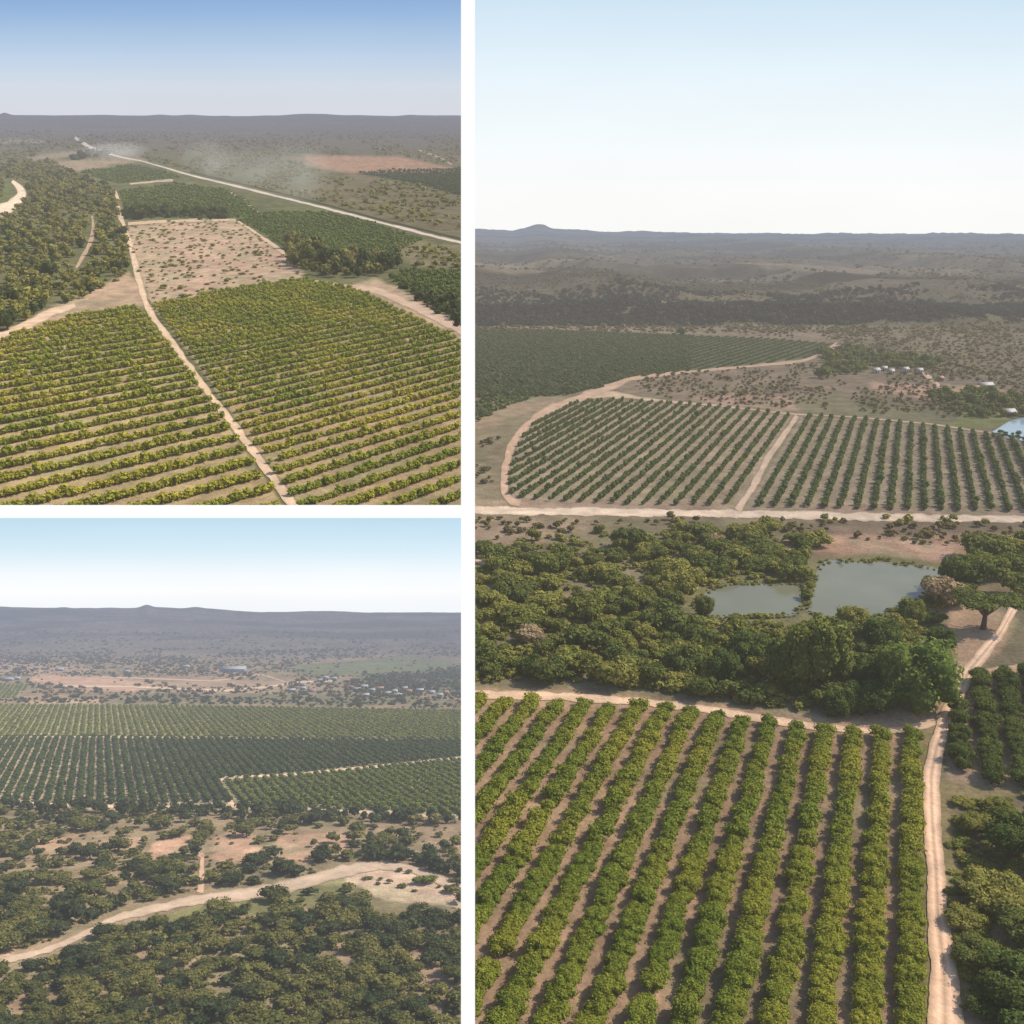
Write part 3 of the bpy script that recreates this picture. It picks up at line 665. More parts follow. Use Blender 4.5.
def wlabel(px, py, w):
    side = 'left of the pond' if px < 690 else ('below the pond' if py > 610 else 'beyond the left pond lobe')
    size = 'large' if w > 34 else ('small' if w < 20 else 'mid-sized')
    far = 'near the orchard path' if py > 660 else ('by the gravel road' if py < 550 else 'in the middle of the woodland')
    return '%s rounded woodland tree %s, %s' % (size, side, far), 'woodland trees %s %s %s' % (size, side, far)
def woodland(tab, name, o, wf, hf, mat, matd, n_ind, hi, lo, lab, cat, dark=.25, parts=True, var=.25, stuff=''):
    pts = pts_from(tab, o, wf, hf, var); d = tab.depth(pts[:, 0], pts[:, 1]); size = pts[:, 3]/d
    vis = (o[:, 0] < 1035) & (o[:, 0] > -12) & (o[:, 1] < 1045)
    order = np.argsort(-np.where(vis, size, -1)); ind = order[:n_ind]; rest = order[len(ind):]
    for k in ind:
        if not vis[k]: continue
        w = 2*F*size[k]; lb, gr = lab(o[k, 0], o[k, 1], w)
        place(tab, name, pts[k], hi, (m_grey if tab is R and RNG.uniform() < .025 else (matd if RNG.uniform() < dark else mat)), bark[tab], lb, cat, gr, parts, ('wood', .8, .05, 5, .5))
    if len(rest):
        q = RNG.uniform(0, 1, len(rest)) < dark
        merged(name.replace('_tree', '')+'_thicket', tab, TEMP[lo], pts[rest[~q]], mat, stuff, cat)
        merged(name.replace('_tree', '')+'_thicket', tab, TEMP[lo], pts[rest[q]], matd, stuff+', darker clumps', cat)
o = scatter(R, woodA, 23, maskA, 640); 
woodland(R, 'woodland_tree', o, 1.25, .92, m_wood, m_woodg, 300, 'wood_hi', 'wood_mid', wlabel, 'tree', .5, stuff='olive green woodland undergrowth around the pond')
o = scatter(R, woodA, 9, lambda x, y: ~inpoly(x, y-3, pond1) & ~inpoly(x, y-3, pond2) & ~inpoly(x, y, pond1) & ~inpoly(x, y, pond2) & ((fbm(x/34, y/14, 77) > .36) | (RNG.uniform(0, 1, x.shape) < .25) | (y > 618)), 640)
merged('undergrowth', R, TEMP['wood_lo'], pts_from(R, o, 1.1, .6), m_wood, 'olive undergrowth and shrubs filling the woodland by the pond', 'undergrowth')
# right edge woodland beyond track
o = scatter(R, [(945,578),(960,560),(985,552),(1024,548),(1075,550),(1075,600),(1020,596),(1010,604),(985,590),(960,590)], 22, None, 590)
woodland(R, 'woodland_tree', o, 1.6, 1.0, m_wood, m_woodg, 60, 'wood_hi', 'wood_mid', lambda a, b, w: ('rounded green tree on the right bank between the pond and the track', 'trees on the right bank of the pond'), 'tree', .5)
def single(tab, name, px, py, wpx, hf, kind, mat, label, cat='tree', group=None, rot=0, trunk=('wood', .8, .05, 5, .5), parts=True):
    X, Y = map(float, tab.g(px, py)); r = wpx*.5*tab.mpp(px, py)
    return place(tab, name, (X, Y, float(tab.H(np.array(X), np.array(Y))), r, r, r*hf, rot, 0), kind, mat, bark[tab], label, cat, group, parts, trunk)
single(R, 'broadleaf_tree', 914, 708, 88, .95, 'tall_hi', m_big, 'huge rounded green tree above the corner of the near orchard, by the track', rot=1)
single(R, 'broadleaf_tree', 876, 714, 50, .8, 'tall_hi', m_woodd, 'rounded green tree leaning against the left side of the huge tree by the track', rot=3)
single(R, 'acacia_tree', 983, 629, 66, .72, 'umbrella', m_woodg, 'flat-topped spreading tree on bare earth beside the track, its trunk showing', rot=.5, trunk=('acacia', 1.25, .075, 6, .7))
single(R, 'bamboo_clump', 815, 692, 72, 1.1, 'bamboo', m_bamb, 'tall drooping bamboo clump below the gap between the two pond lobes', 'bamboo', rot=1.1)
single(R, 'bamboo_clump', 784, 688, 50, 1.05, 'bamboo', m_bamb, 'smaller drooping bamboo clump on the left flank of the tall bamboo', 'bamboo', rot=2.1)
single(R, 'tall_tree', 703, 616, 22, 1.2, 'tall_hi', m_woodg, 'lone upright green tree on the lower left bank of the left pond lobe')
single(R, 'tall_tree', 850, 632, 34, 1.0, 'tall_hi', m_wood, 'feathery green tree rising in front of the right pond lobe')
single(R, 'tall_tree', 910, 628, 32, 1.2, 'tall_hi', m_wood, 'pointed pale green tree at the right end of the right pond lobe')
single(R, 'bare_tree', 943, 608, 46, 1.0, 'wood_hi', m_grey, 'grey nearly leafless tree between the pond end and the flat-topped tree')
for px, py, w, lb in ((870,690,48,'dark tree left behind the huge tree by the track'), (850,712,40,'dark low tree between the bamboo and the huge tree'), (940,652,34,'dark compact tree between the flat-topped tree and the huge tree'),
                      (880,650,46,'deep green dense tree right below the right pond lobe'), (750,668,50,'dark green tree left of the bamboo clumps'), (722,682,44,'dark tree in the lower woodland, farther left of the bamboo'), (836,716,34,'low dark tree at the orchard path under the bamboo')):
    single(R, 'dark_woodland_tree', px, py, w, .9, 'tall_hi', m_woodd, lb, rot=px)
for px, py, w, lb in ((806,600,16,'round shrub at the tip of the spit between the pond lobes'), (808,590,14,'small shrub in the middle of the spit between the pond lobes'), (800,580,26,'bushy tree where the spit meets the woodland'), (786,580,26,'dark bushy tree at the left of the base of the spit')):
    single(R, 'shrub', px, py, w, 1.0, 'wood_mid', m_wood, lb, 'shrub', rot=px)
single(R, 'round_tree', 1006, 692, 21, 1.6, 'wood_hi', m_woodd, 'solitary round dark tree at the head of the short rows right of the track')
for px, py, w, hf, mt, lb in ((1018,858,70,1.15,m_woodd,'big dark tree at the right edge below the short orchard rows'), (978,832,34,1.0,m_wood,'rounded olive bush left of the big dark tree at the right edge'), (990,905,66,.85,m_wood,'broad olive green tree low at the right edge, above two darker ones'),
                              (966,926,40,.8,m_wood,'low olive shrub beside the track near the broad olive tree'), (1022,940,60,.95,m_woodg,'green leafy tree at the right edge beside the broad olive tree'), (975,962,48,.8,m_woodg,'leafy green bush beside the lower end of the track'), (1014,1000,80,.95,m_woodd,'large dark tree in the bottom right corner'), (985,1012,44,.8,m_woodd,'dark bush left of the large tree in the bottom right corner'),
                              (1040,1050,90,.9,m_woodd,'dark tree cut off by the bottom right corner'), (962,805,22,.6,m_wood,'small sprawling shrub beside the track under the short rows'), (1000,812,30,.7,m_wood,'low shrub behind the big dark tree at the right edge')):
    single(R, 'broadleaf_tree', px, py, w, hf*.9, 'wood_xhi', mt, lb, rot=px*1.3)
o = scatter(R, [(950,840),(975,800),(1060,795),(1060,1060),(960,1060),(958,960),(950,900)], 16, None, 900)
merged('undergrowth', R, TEMP['wood_mid'], pts_from(R, o, .95, .45), m_wood, 'olive undergrowth right of the lower end of the track', 'undergrowth')
# pond margins, scrub strips
edge = [(x+dx, y+dy, 6) for P_ in (pond1, pond2) for (x, y) in densify(P_, 5, 2, 4) for dx, dy in ((0, -1.5), (2, 1)) if not (812 < x < 950 and y < 575 and RNG.uniform() < .3)]
merged('pond_reeds', R, TEMP['wood_lo'], pts_from(R, np.array(edge), .9, .6), m_wood, 'low green reeds and shrubs lining the banks of the pond', 'reeds')
def Rscrub(name, poly, gap, yref, mat, lab, wf=.8, hf=.8, t='wood_lo', keep=.7, ms=(30, 12), thr=.45):
    o = scatter(R, poly, gap, lambda x, y: (fbm(x/ms[0], y/ms[1], 9) > thr) & (RNG.uniform(0, 1, x.shape) < keep), yref)
    if len(o): merged(name, R, TEMP[t], pts_from(R, o, wf, hf), mat, lab, 'scrub')
Rscrub('scrub', [(430,519),(700,520),(1075,526),(1075,548),(960,545),(900,546),(820,545),(780,530),(600,526),(475,560),(430,562)], 9, 540, m_scrubR, 'grey-green scrub on the strip below the gravel road', thr=.42)
Rscrub('roadside_bushes', [(620,515),(1000,520),(1000,528),(620,523)], 10, 520, m_wood, 'green bushes along the lower edge of the gravel road', thr=.5)
Rscrub('scrub', [(430,430),(505,425),(498,445),(492,495),(430,500)], 7, 460, m_scrubR, 'sparse scrub left of the curving pink track', thr=.5)
Rscrub('scrub', [(640,379),(690,373),(762,367),(840,362),(900,370),(1075,378),(1075,412),(1000,418),(930,418),(860,412),(790,410),(720,403),(655,397),(635,388)], 5, 390, m_scrubR, 'brown-green scrub between the striped field and the settlement', thr=.38, keep=.85)
Rscrub('scrub', [(835,330),(1075,335),(1075,382),(900,370),(835,362),(820,358),(840,342)], 4, 350, m_scrubR, 'dull scrub below the cliff on the right', thr=.35, keep=.85, t='wood_xlo')
Rscrub('scrub', [(430,318),(1075,322),(1075,336),(835,340),(640,330),(430,326)], 3.5, 325, m_scrubR, 'pale scrub strip at the foot of the cliff', thr=.42, t='wood_xlo')
Rscrub('green_thicket', [(815,352),(850,350),(900,358),(940,362),(940,368),(925,370),(870,369),(866,375),(850,376),(820,378),(830,366)], 5, 370, m_woodg, 'dark green tree thicket around the far white houses', thr=.1, keep=.97, wf=1.5, hf=1)
Rscrub('green_thicket', [(925,396),(960,392),(1075,400),(1075,412),(1010,418),(970,420),(940,410)], 6, 400, m_woodg, 'dark green trees below the reddish yard by the lake', thr=.3, keep=.95, wf=1.3, hf=1)
Rscrub('green_thicket', [(985,440),(1024,440),(1024,434),(1000,432)], 6, 437, m_woodd, 'dark bushes at the tip of the small lake', thr=.0, keep=1)
# cliff and plateau
def belt(tab, name, ybase, ythick, gap, x0, x1, mat, lab, wf, hf, t, seedy, amp):
    # plants on a band of ground distances
    Y0 = float(tab.g(512, ybase)[1]); n = int((x1-x0)/gap); L = []
    for k in range(ythick):
        xs = x0+np.arange(n)*gap+RNG.uniform(0, gap, n); L.append(np.stack([xs, np.full(n, k*1.0)], 1))
    P = np.concatenate(L); return Y0, P
def onrelief(tab, name, Ya, Yb, n, mat, lab, rpx, hf, t, mask=None, x0=425, x1=1080):
    Y = RNG.uniform(Ya, Yb, n) if Yb/Ya < 1.4 else 1/RNG.uniform(1/Yb, 1/Ya, n)
    X = (RNG.uniform(x0, x1, n)-512)/F*Y
    if mask is not None: k = mask(X, Y); X, Y = X[k], Y[k]
    Z = tab.H(X, Y); r = rpx*Y/F*np.exp(RNG.normal(0, .3, len(X)))
    merged(name, tab, TEMP[t], np.stack([X, Y, Z, r, r, r*hf, RNG.uniform(0, 6.28, len(X)), RNG.uniform(0, 1, len(X))], 1), mat, lab, 'scrub')
onrelief(R, 'cliff_woods', 1135, 1240, 7500, m_darkR, 'dark wooded escarpment running across below the plateau', 2.1, 1.1, 'wood_xlo', lambda X, Y: fbm(X/45, Y/60, 47) > .30)  # dense dark scrub carries the painted shade of the escarpment face
onrelief(R, 'slope_scrub', 1060, 1140, 700, m_scrubR, 'brown scrub at the foot of the wooded escarpment', 1.6, .9, 'wood_xlo')
onrelief(R, 'cliff_woods', 1290, 1400, 2200, m_darkR, 'broken upper band of dark woods above the escarpment', 1.7, 1.0, 'wood_xlo', lambda X, Y: fbm(X/90, Y/60, 48) > .5)
onrelief(R, 'plateau_scrub', 1230, 4200, 7000, m_scrubR, 'brown scrub scattered over the plateau above the cliff', 1.3, .8, 'wood_xlo', lambda X, Y: fbm(X/260, Y/200, 44) > .4)
onrelief(R, 'plateau_woods', 1400, 2100, 900, m_darkR, 'dark scrub streaks on the hills above the cliff', 1.7, .8, 'wood_xlo', lambda X, Y: fbm(X/200, Y/90, 46) > .55)
white = plain('whitewash', R, (.48,.45,.41), .8, .05); tin = plain('tin_roof', R, (.42,.41,.41), .5, .1); rust = plain('rusty_roof', R, (.32,.2,.15), .7, .3); gl = plain('dark_glass', R, (.04,.045,.05), .3, .1); mud = plain('brown_wall', R, (.3,.2,.14), .9, .2)
for k, (px, py, w, rot, rf, lb) in enumerate(((876,373,7,10,tin,'small white house, leftmost of the far row'), (884,371,5,-8,tin,'small white house, second from left in the far row'), (891,374,5,5,tin,'small bright white cottage in the middle of the far row'), (905,372,6,12,tin,'white cottage right of the middle of the far row'), (919,373,6,0,tin,'bluish grey roofed house, rightmost of the far row'))):
    house(R, 'house', px, py, w*.85, 4, 2.6, rot, white, rf, gl, lb+' among the dark green thicket', 'houses of the far row')
house(R, 'shed', 985, 388, 13, 5, 2.4, 4, mud, tin, gl, 'long pale roofed shed on the reddish yard', None, 'shed')
house(R, 'shed', 976, 392, 9, 6, 2.6, -3, mud, rust, gl, 'small brown shed left of the long pale roofed shed', None, 'shed')
house(R, 'cottage', 1008, 416, 11, 5, 2.8, 6, mud, tin, gl, 'grey roofed cottage above the small lake', None, 'cottage')
house(R, 'hut', 940, 381, 5, 4, 2.4, 30, mud, rust, gl, 'tiny brown hut beside the reddish diagonal path', None, 'hut')
single(R, 'round_tree', 682, 336, 9, 1.5, 'wood_lo', m_farR, 'lone round tree standing on the upper edge of the far dark orchard', parts=False)

# ---------------------------------------------------------------- TOP LEFT
tl_left = [(-30,350),(0,339),(30,331),(75,316),(138,309),(150,322),(218,412),(288,513),(292,520),(-30,520)]
tl_right = [(153,306),(220,292),(262,284),(300,279),(350,288),(395,308),(430,326),(461,340),(490,350),(490,520),(304,520),(298,505),(240,425),(196,362)]
tf1 = [(120,192),(174,184),(228,190),(250,203),(262,216),(225,219),(130,217),(124,208)]
tf2 = [(236,221),(262,213),(294,212),(330,212),(370,222),(425,240),(405,248),(321,258),(300,262),(290,252),(262,232)]
tf0 = [(78,172),(133,165),(172,173),(182,178),(118,184)]
tf4 = [(356,173),(400,170),(490,169),(490,200),(461,196),(420,185)]
tf5 = [(388,280),(405,272),(461,270),(490,271),(490,328),(461,320),(430,302)]
bare = [(125,227),(170,222),(236,221),(262,238),(296,265),(306,272),(300,280),(262,284),(220,292),(152,305),(140,275)]
def paintT(gx, gy, X, Y, Z):
    n = fbm(X/90, Y/90, 101); n2 = fbm(X/30, Y/30, 102)
    C = np.array((.13, .12, .055))*(1-n[..., None]) + np.array((.085, .10, .04))*n[..., None]; C = C*(.7+.6*n2)[..., None]
    k = sstep(170, 135, gy)[..., None]; C = C*(1-k)+np.array((.105, .09, .06))*k*(.75+.5*fbm(X/300, Y/120, 103))[..., None]
    k = (sstep(30, 90, gx-((gy-150)*3.2+95))*sstep(255, 225, gy)*sstep(150, 160, gy))[..., None]; C = C*(1-k)+np.array((.14, .115, .065))*k*(.8+.4*n2)[..., None]
    L = [(tl_left, (.29,.215,.115), 2, 1, 1), (tl_right, (.29,.21,.115), 2, 1, 1), ([(0,338),(50,308),(90,292),(128,272),(142,285),(146,306),(75,317),(30,331),(-30,352),(-30,343)], (.36,.25,.165), 3, 2, .95),
         ([(70,310),(140,296),(144,306),(75,315)], (.27,.2,.13), 3, 2, .6),
         (bare, (.36,.25,.17), 2, 2, 1), (tf0, (.08,.115,.035), 1.5, 1, 1), (tf1, (.075,.12,.03), 1.5, 1, 1), (tf2, (.08,.12,.03), 1.5, 1, 1), (tf4, (.035,.07,.03), 1.2, 1, 1), (tf5, (.09,.12,.035), 2, 1, 1),
         ([(281,158),(305,155),(400,157),(452,168),(458,172),(420,173),(370,173),(330,172),(305,165)], (.36,.20,.13), 1.5, 1, .9),
         ([(180,150),(300,150),(310,166),(350,174),(300,190),(240,180),(190,166)], (.085,.105,.045), 4, 4, .7),
         ([(45,163),(75,160),(110,158),(140,157),(146,160),(120,164),(90,170),(70,172)], (.30,.22,.15), 2, 2, .85), ([(20,158),(60,152),(80,150),(92,153),(60,158),(30,161)], (.26,.2,.14), 1.5, 2, .8),
         ([(-30,138),(0,139),(50,140),(60,142),(0,144)], (.26,.21,.16), 1.2, 2, .7),
         ([(-30,175),(0,180),(10,181),(12,200),(0,210),(-30,215)], (.10,.12,.04), 3, 3, .9),
         ([(352,284),(375,278),(390,284),(430,306),(465,326),(490,345),(461,340),(430,326),(395,308)], (.36,.25,.17), 2, 2, .95),
         ([(150,137),(460,140),(480,150),(460,156),(300,148),(150,150)], (.12,.095,.065), 4, 3, .6), ([(395,236),(430,242),(480,250),(480,270),(420,268),(400,258)], (.2,.16,.10), 3, 3, .7)]
    return np.clip(layers(gx, gy, X, Y, C, L), 0, 1)
xsT = np.concatenate([np.arange(-40, 460.3, 1.9), [461]]); ysT = np.concatenate([[505], np.arange(503.5, 280, -2.0), np.arange(280, 150, -1.1), np.arange(150, 124, -.5)])
terrain(T, 'ground', xsT, ysT, paintT, MG[T])
for pts, wcol, ed in (([(75,138,2),(83,143,3.5),(94,149,3),(104,152,2),(119,157,1.5),(142,161,1.5),(193,176,1.8),(248,189,2),(321,207,2.2),(390,225,2.6),(461,243,3),(490,250,3.2)], (.52,.44,.36), (.3,.25,.18)),
                      ([(115,190,3),(119,200,4),(118,212,5),(123,222,4),(129,240,6),(135,262,6),(140,285,6.5),(144,300,6),(150,312,6),(175,347,6.5),(205,389,7),(240,434,8),(270,474,9),(294,507,10),(300,516,10)], (.50,.37,.25), (.36,.25,.16)),
                      ([(12,181,3),(20,186,8),(24,194,10),(17,202,12),(5,210,13),(-25,222,14)], (.62,.50,.36), (.4,.3,.2)), 
                      ([(92,216,2),(94,228,3),(91,240,5),(86,252,5),(80,262,4),(76,268,2)], (.36,.25,.17), (.22,.17,.1)),
                      ([(130,184,1.5),(150,182,2),(173,180,2.5)], (.42,.33,.23), (.3,.24,.16)), ([(226,190,3),(240,197,3),(262,216,2.5)], (.42,.32,.23), (.3,.23,.16)),
                      ([(238,221,2),(262,237,3),(282,252,4),(300,262,4)], (.48,.35,.24), (.34,.24,.16)), ([(128,224,3),(170,221,3),(236,220,3)], (.45,.33,.22), (.34,.24,.16)),
                      ([(-20,344,10),(0,337,10),(25,327,8),(50,313,8),(75,305,5)], (.50,.36,.25), (.36,.26,.17)), ([(190,172,2),(250,186,1.5),(300,198,1.5),(390,222,2),(461,239,2),(485,245,2)], (.035,.045,.02), (.10,.09,.05)),
                      ([(300,280,3),(325,283,3),(352,287,4),(375,290,6),(400,300,9),(430,314,9),(461,330,9),(485,342,9)], (.46,.33,.23), (.36,.25,.17)), ([(418,150,1.5),(440,157,2),(452,165,2)], (.36,.26,.18), (.2,.15,.1))):
    road(T, 'dirt_track' if wcol[0] != .62 else 'river_sand', pts, MROAD[T], wcol, ed, ruts=False, seg=2.5, lift=.12)
orchard(T, 'orchard_bush', tl_left, (0, 483), (0, 497.5), (1610, 109), 5, 5.9, .9, m_T1, 150, 'orchard_lo', 'orchard_lo', 'yellow-green orchard bush in the field left of the straight diagonal track', 'orchard bush', 'orchard bushes left of the diagonal track', stuff_label='yellow-green bush rows in the farther part of the field left of the diagonal track', keep=.985, wobble=.1, jit=.07)
orchard(T, 'orchard_bush', tl_right, (461, 466), (461, 481), (1445, 109), 5, 5.0, .9, m_T2, 150, 'orchard_lo', 'orchard_lo', 'green orchard bush in the field right of the straight diagonal track', 'orchard bush', 'orchard bushes right of the diagonal track', stuff_label='green and yellow bush rows in the farther part of the field right of the diagonal track', keep=.985, wobble=.1, jit=.07)
orchard(T, 'orchard_bush', tf5, (461, 300), (461, 305), (1445, 109), 3.6, 2.7, 1.1, m_Tf, 0, 'orchard_xlo', 'orchard_xlo', '', 'orchard', None, stuff_label='small dark green orchard at the right edge beyond the tan track')
for P_, g_, lb in ((tf0, 2.2, 'farthest small green field left of the long road'), (tf1, 2.6, 'green orchard field above the bare earth field'), (tf2, 2.8, 'green orchard field running to the right beside the long road'), (tf4, 2.2, 'dark green field at the right edge below the red earth field')):
    o = scatter(T, P_, g_, None, None); merged('far_orchard', T, TEMP['orchard_xlo'], pts_from(T, o, 1.15, .8, .2), m_Tf if P_ is not tf4 else m_Td, lb, 'orchard')
tw = [(-30,172),(0,168),(50,160),(80,176),(108,184),(120,200),(118,222),(128,240),(134,268),(120,280),(95,292),(75,302),(50,308),(25,322),(0,333),(-30,345)]
sandT = [(8,178),(28,182),(30,198),(10,212),(-30,226),(-30,205),(0,200)]; trkT = [(88,214),(97,214),(97,240),(90,262),(74,270),(72,264),(84,245)]
def mT(x, y): return ~inpoly(x, y, sandT) & ~inpoly(x, y, trkT) & ((RNG.uniform(0, 1, x.shape) < .8))
o = scatter(T, tw, 9, mT, 300)
def tlab(px, py, w):
    z = 'at the edge of the sandy bend above the near field' if py > 290 else ('between the sandy riverbed and the short track' if px < 80 else 'beside the straight track')
    return 'bushy riverside tree %s' % z, 'riverside trees %s' % z
woodland(T, 'riverside_tree', o, 1.25, .9, m_Ts, m_Td, 280, 'orchard_lo', 'wood_xlo', tlab, 'tree', .22, parts=False, var=.3, stuff='dense green riverside woods left of the straight track')
def Tscrub(name, poly, gap, yref, mat, lab, wf=1., hf=.8, t='wood_xlo', keep=.7, thr=.4, ms=(30, 9)):
    o = scatter(T, poly, gap, lambda x, y: ~inpoly(x, y, [(281,157),(305,154),(400,156),(452,167),(462,169),(495,168),(495,202),(461,197),(420,186),(395,183),(356,173),(320,168)]) & (fbm(x/ms[0], y/ms[1], 9) > thr) & (RNG.uniform(0, 1, x.shape) < keep), yref)
    if len(o): merged(name, T, TEMP[t], pts_from(T, o, wf, hf), mat, lab, 'scrub')
Tscrub('dry_shrubs', [(x, y) for x, y in bare], 6.5, 270, m_Ts, 'low dry shrubs dotted over the bare earth field', wf=.75, hf=.45, keep=.62, thr=.36, ms=(14, 6), t='wood_lo')
Tscrub('tree_line', [(122,212),(140,210),(170,213),(228,215),(228,221),(175,220),(125,221)], 6, 218, m_Td, 'dark tree line along the top of the bare earth field', wf=1.3, hf=1.2, keep=1, thr=0)
Tscrub('tree_belt', [(284,247),(300,248),(330,262),(370,258),(405,256),(402,268),(380,276),(350,278),(310,275),(290,262)], 8, 265, m_Ts, 'bushy tree belt between the fields near the right side', wf=1.5, hf=1.25, keep=1, thr=0, t='wood_lo')
Tscrub('tree_belt', [(320,268),(350,268),(398,260),(402,268),(380,276),(340,280)], 9, 270, m_Td, 'dark trees at the lower side of the belt near the right edge', wf=1.6, hf=1.5, keep=.9, thr=0, t='wood_lo')
Tscrub('hedge', [(388,276),(396,276),(461,312),(461,322),(440,316),(420,302)], 6, 300, m_Td, 'dark hedge along the small right orchard above the tan track', wf=1.2, hf=1.1, keep=1, thr=0)
single(T, 'round_tree', 462, 331, 17, 1.6, 'wood_mid', m_Td, 'dark round tree at the right edge where the tan track leaves the picture', parts=False)
single(T, 'round_tree', 388, 270, 19, 1.6, 'wood_mid', m_Td, 'round dark tree at the right end of the tree belt', parts=False)
single(T, 'round_tree', 310, 268, 20, 1.6, 'wood_mid', m_Ts, 'grey-green large tree at the left end of the tree belt', parts=False)
single(T, 'dark_bush', 8, 330, 26, 1.3, 'wood_mid', m_Td, 'dark large bush at the left edge above the sandy bend', parts=False)
single(T, 'dark_bush', 118, 272, 14, 1.3, 'wood_mid', m_Td, 'dark bush beside the straight track above the sandy corner', parts=False)
Tscrub('scrub', [(150,150),(470,152),(490,255),(461,238),(390,218),(320,202),(248,185),(190,172),(140,158)], 5, 200, m_Ts, 'olive scrubland right of the long road', keep=.6, thr=.4)
Tscrub('scrub', [(400,244),(440,246),(490,255),(490,268),(410,268)], 6, 255, m_Ts, 'rough scrub at the right edge below the long road', thr=.3)
Tscrub('scrub', [(-30,134),(490,134),(490,152),(150,150),(60,150),(-30,152)], 3, 145, m_Ts, 'far hazy bush plain beyond the road', keep=.5, thr=.4)
Tscrub('scrub', [(-30,150),(45,150),(30,160),(60,170),(-30,172)], 4, 165, m_Ts, 'green-brown scrub at the far left edge', thr=.3)
Tscrub('tree_line', [(70,158),(84,154),(110,151),(112,155),(90,159),(74,161)], 4, 158, m_Td, 'small dark tree line between the far pale strips', wf=1.2, hf=1.1, keep=1, thr=0)

# dust raised on the long road
def dust(tab, px, py, wpx, hpx, dens, label, lean=.25):
    x, y = map(float, tab.g(px, py)); m = tab.mpp(px, py); w, h = wpx*m/2, hpx*m
    V, Fs = ico(3); V = V.copy(); nn = np.array([mnoise.noise(Vector(v)*1.8+Vector((px, 0, 0))) for v in V]); V *= (1+.3*nn)[:, None]
    V = V*(w, w*1.2, h/2); V[:, 2] += h/2*.98; V[:, 0] += V[:, 2]*lean
    mt = bpy.data.materials.new('dust'); N, L = nodes(mt)
    tc = N.new('ShaderNodeTexCoord'); mp = N.new('ShaderNodeVectorMath'); mp.operation = 'MULTIPLY'
    mp.inputs[1].default_value = (1/w, 1/w, 2/h); L.new(tc.outputs['Object'], mp.inputs[0])
    sb = N.new('ShaderNodeVectorMath'); sb.operation = 'SUBTRACT'; sb.inputs[1].default_value = (lean*h/2/w, 0, 1); L.new(mp.outputs[0], sb.inputs[0])
    ln = N.new('ShaderNodeVectorMath'); ln.operation = 'LENGTH'; L.new(sb.outputs[0], ln.inputs[0])
    mr = N.new('ShaderNodeMapRange'); mr.inputs[1].default_value = 1.05; mr.inputs[2].default_value = .1; L.new(ln.outputs['Value'], mr.inputs[0])
    n = noise_node(N, L, 1.4, 3, mp.outputs[0]); mr2 = N.new('ShaderNodeMapRange'); mr2.inputs[1].default_value = .2; mr2.inputs[2].default_value = .8; L.new(n, mr2.inputs[0])
    mu = N.new('ShaderNodeMath'); mu.operation = 'MULTIPLY'; L.new(mr.outputs[0], mu.inputs[0]); L.new(mr2.outputs[0], mu.inputs[1])
    md = N.new('ShaderNodeMath'); md.operation = 'MULTIPLY'; md.inputs[1].default_value = dens/(w*tab.s); L.new(mu.outputs[0], md.inputs[0])
    vs = N.new('ShaderNodeVolumeScatter'); vs.inputs['Color'].default_value = (.95, .93, .9, 1); L.new(md.outputs[0], vs.inputs['Density'])
    out = N.new('ShaderNodeOutputMaterial'); L.new(vs.outputs[0], out.inputs['Volume'])
    me = mesh_from('dust_cloud', V, Fs, mt); o = link('dust_cloud', me, tab.M @ Matrix.Translation((x, y, 0))); tag(o, label, 'dust cloud', None, 'stuff')
dust(T, 290, 206, 90, 62, .5, 'faint dust drifting up right of the middle of the long road')
dust(T, 205, 180, 60, 40, .45, 'thin plume of pale dust rising above the long road')
dust(T, 116, 160, 70, 18, 1.0, 'low pale dust hanging over the far end of the long road', lean=.1)
dust(T, 240, 192, 90, 44, .45, 'thin veil of dust between the two plumes on the long road')

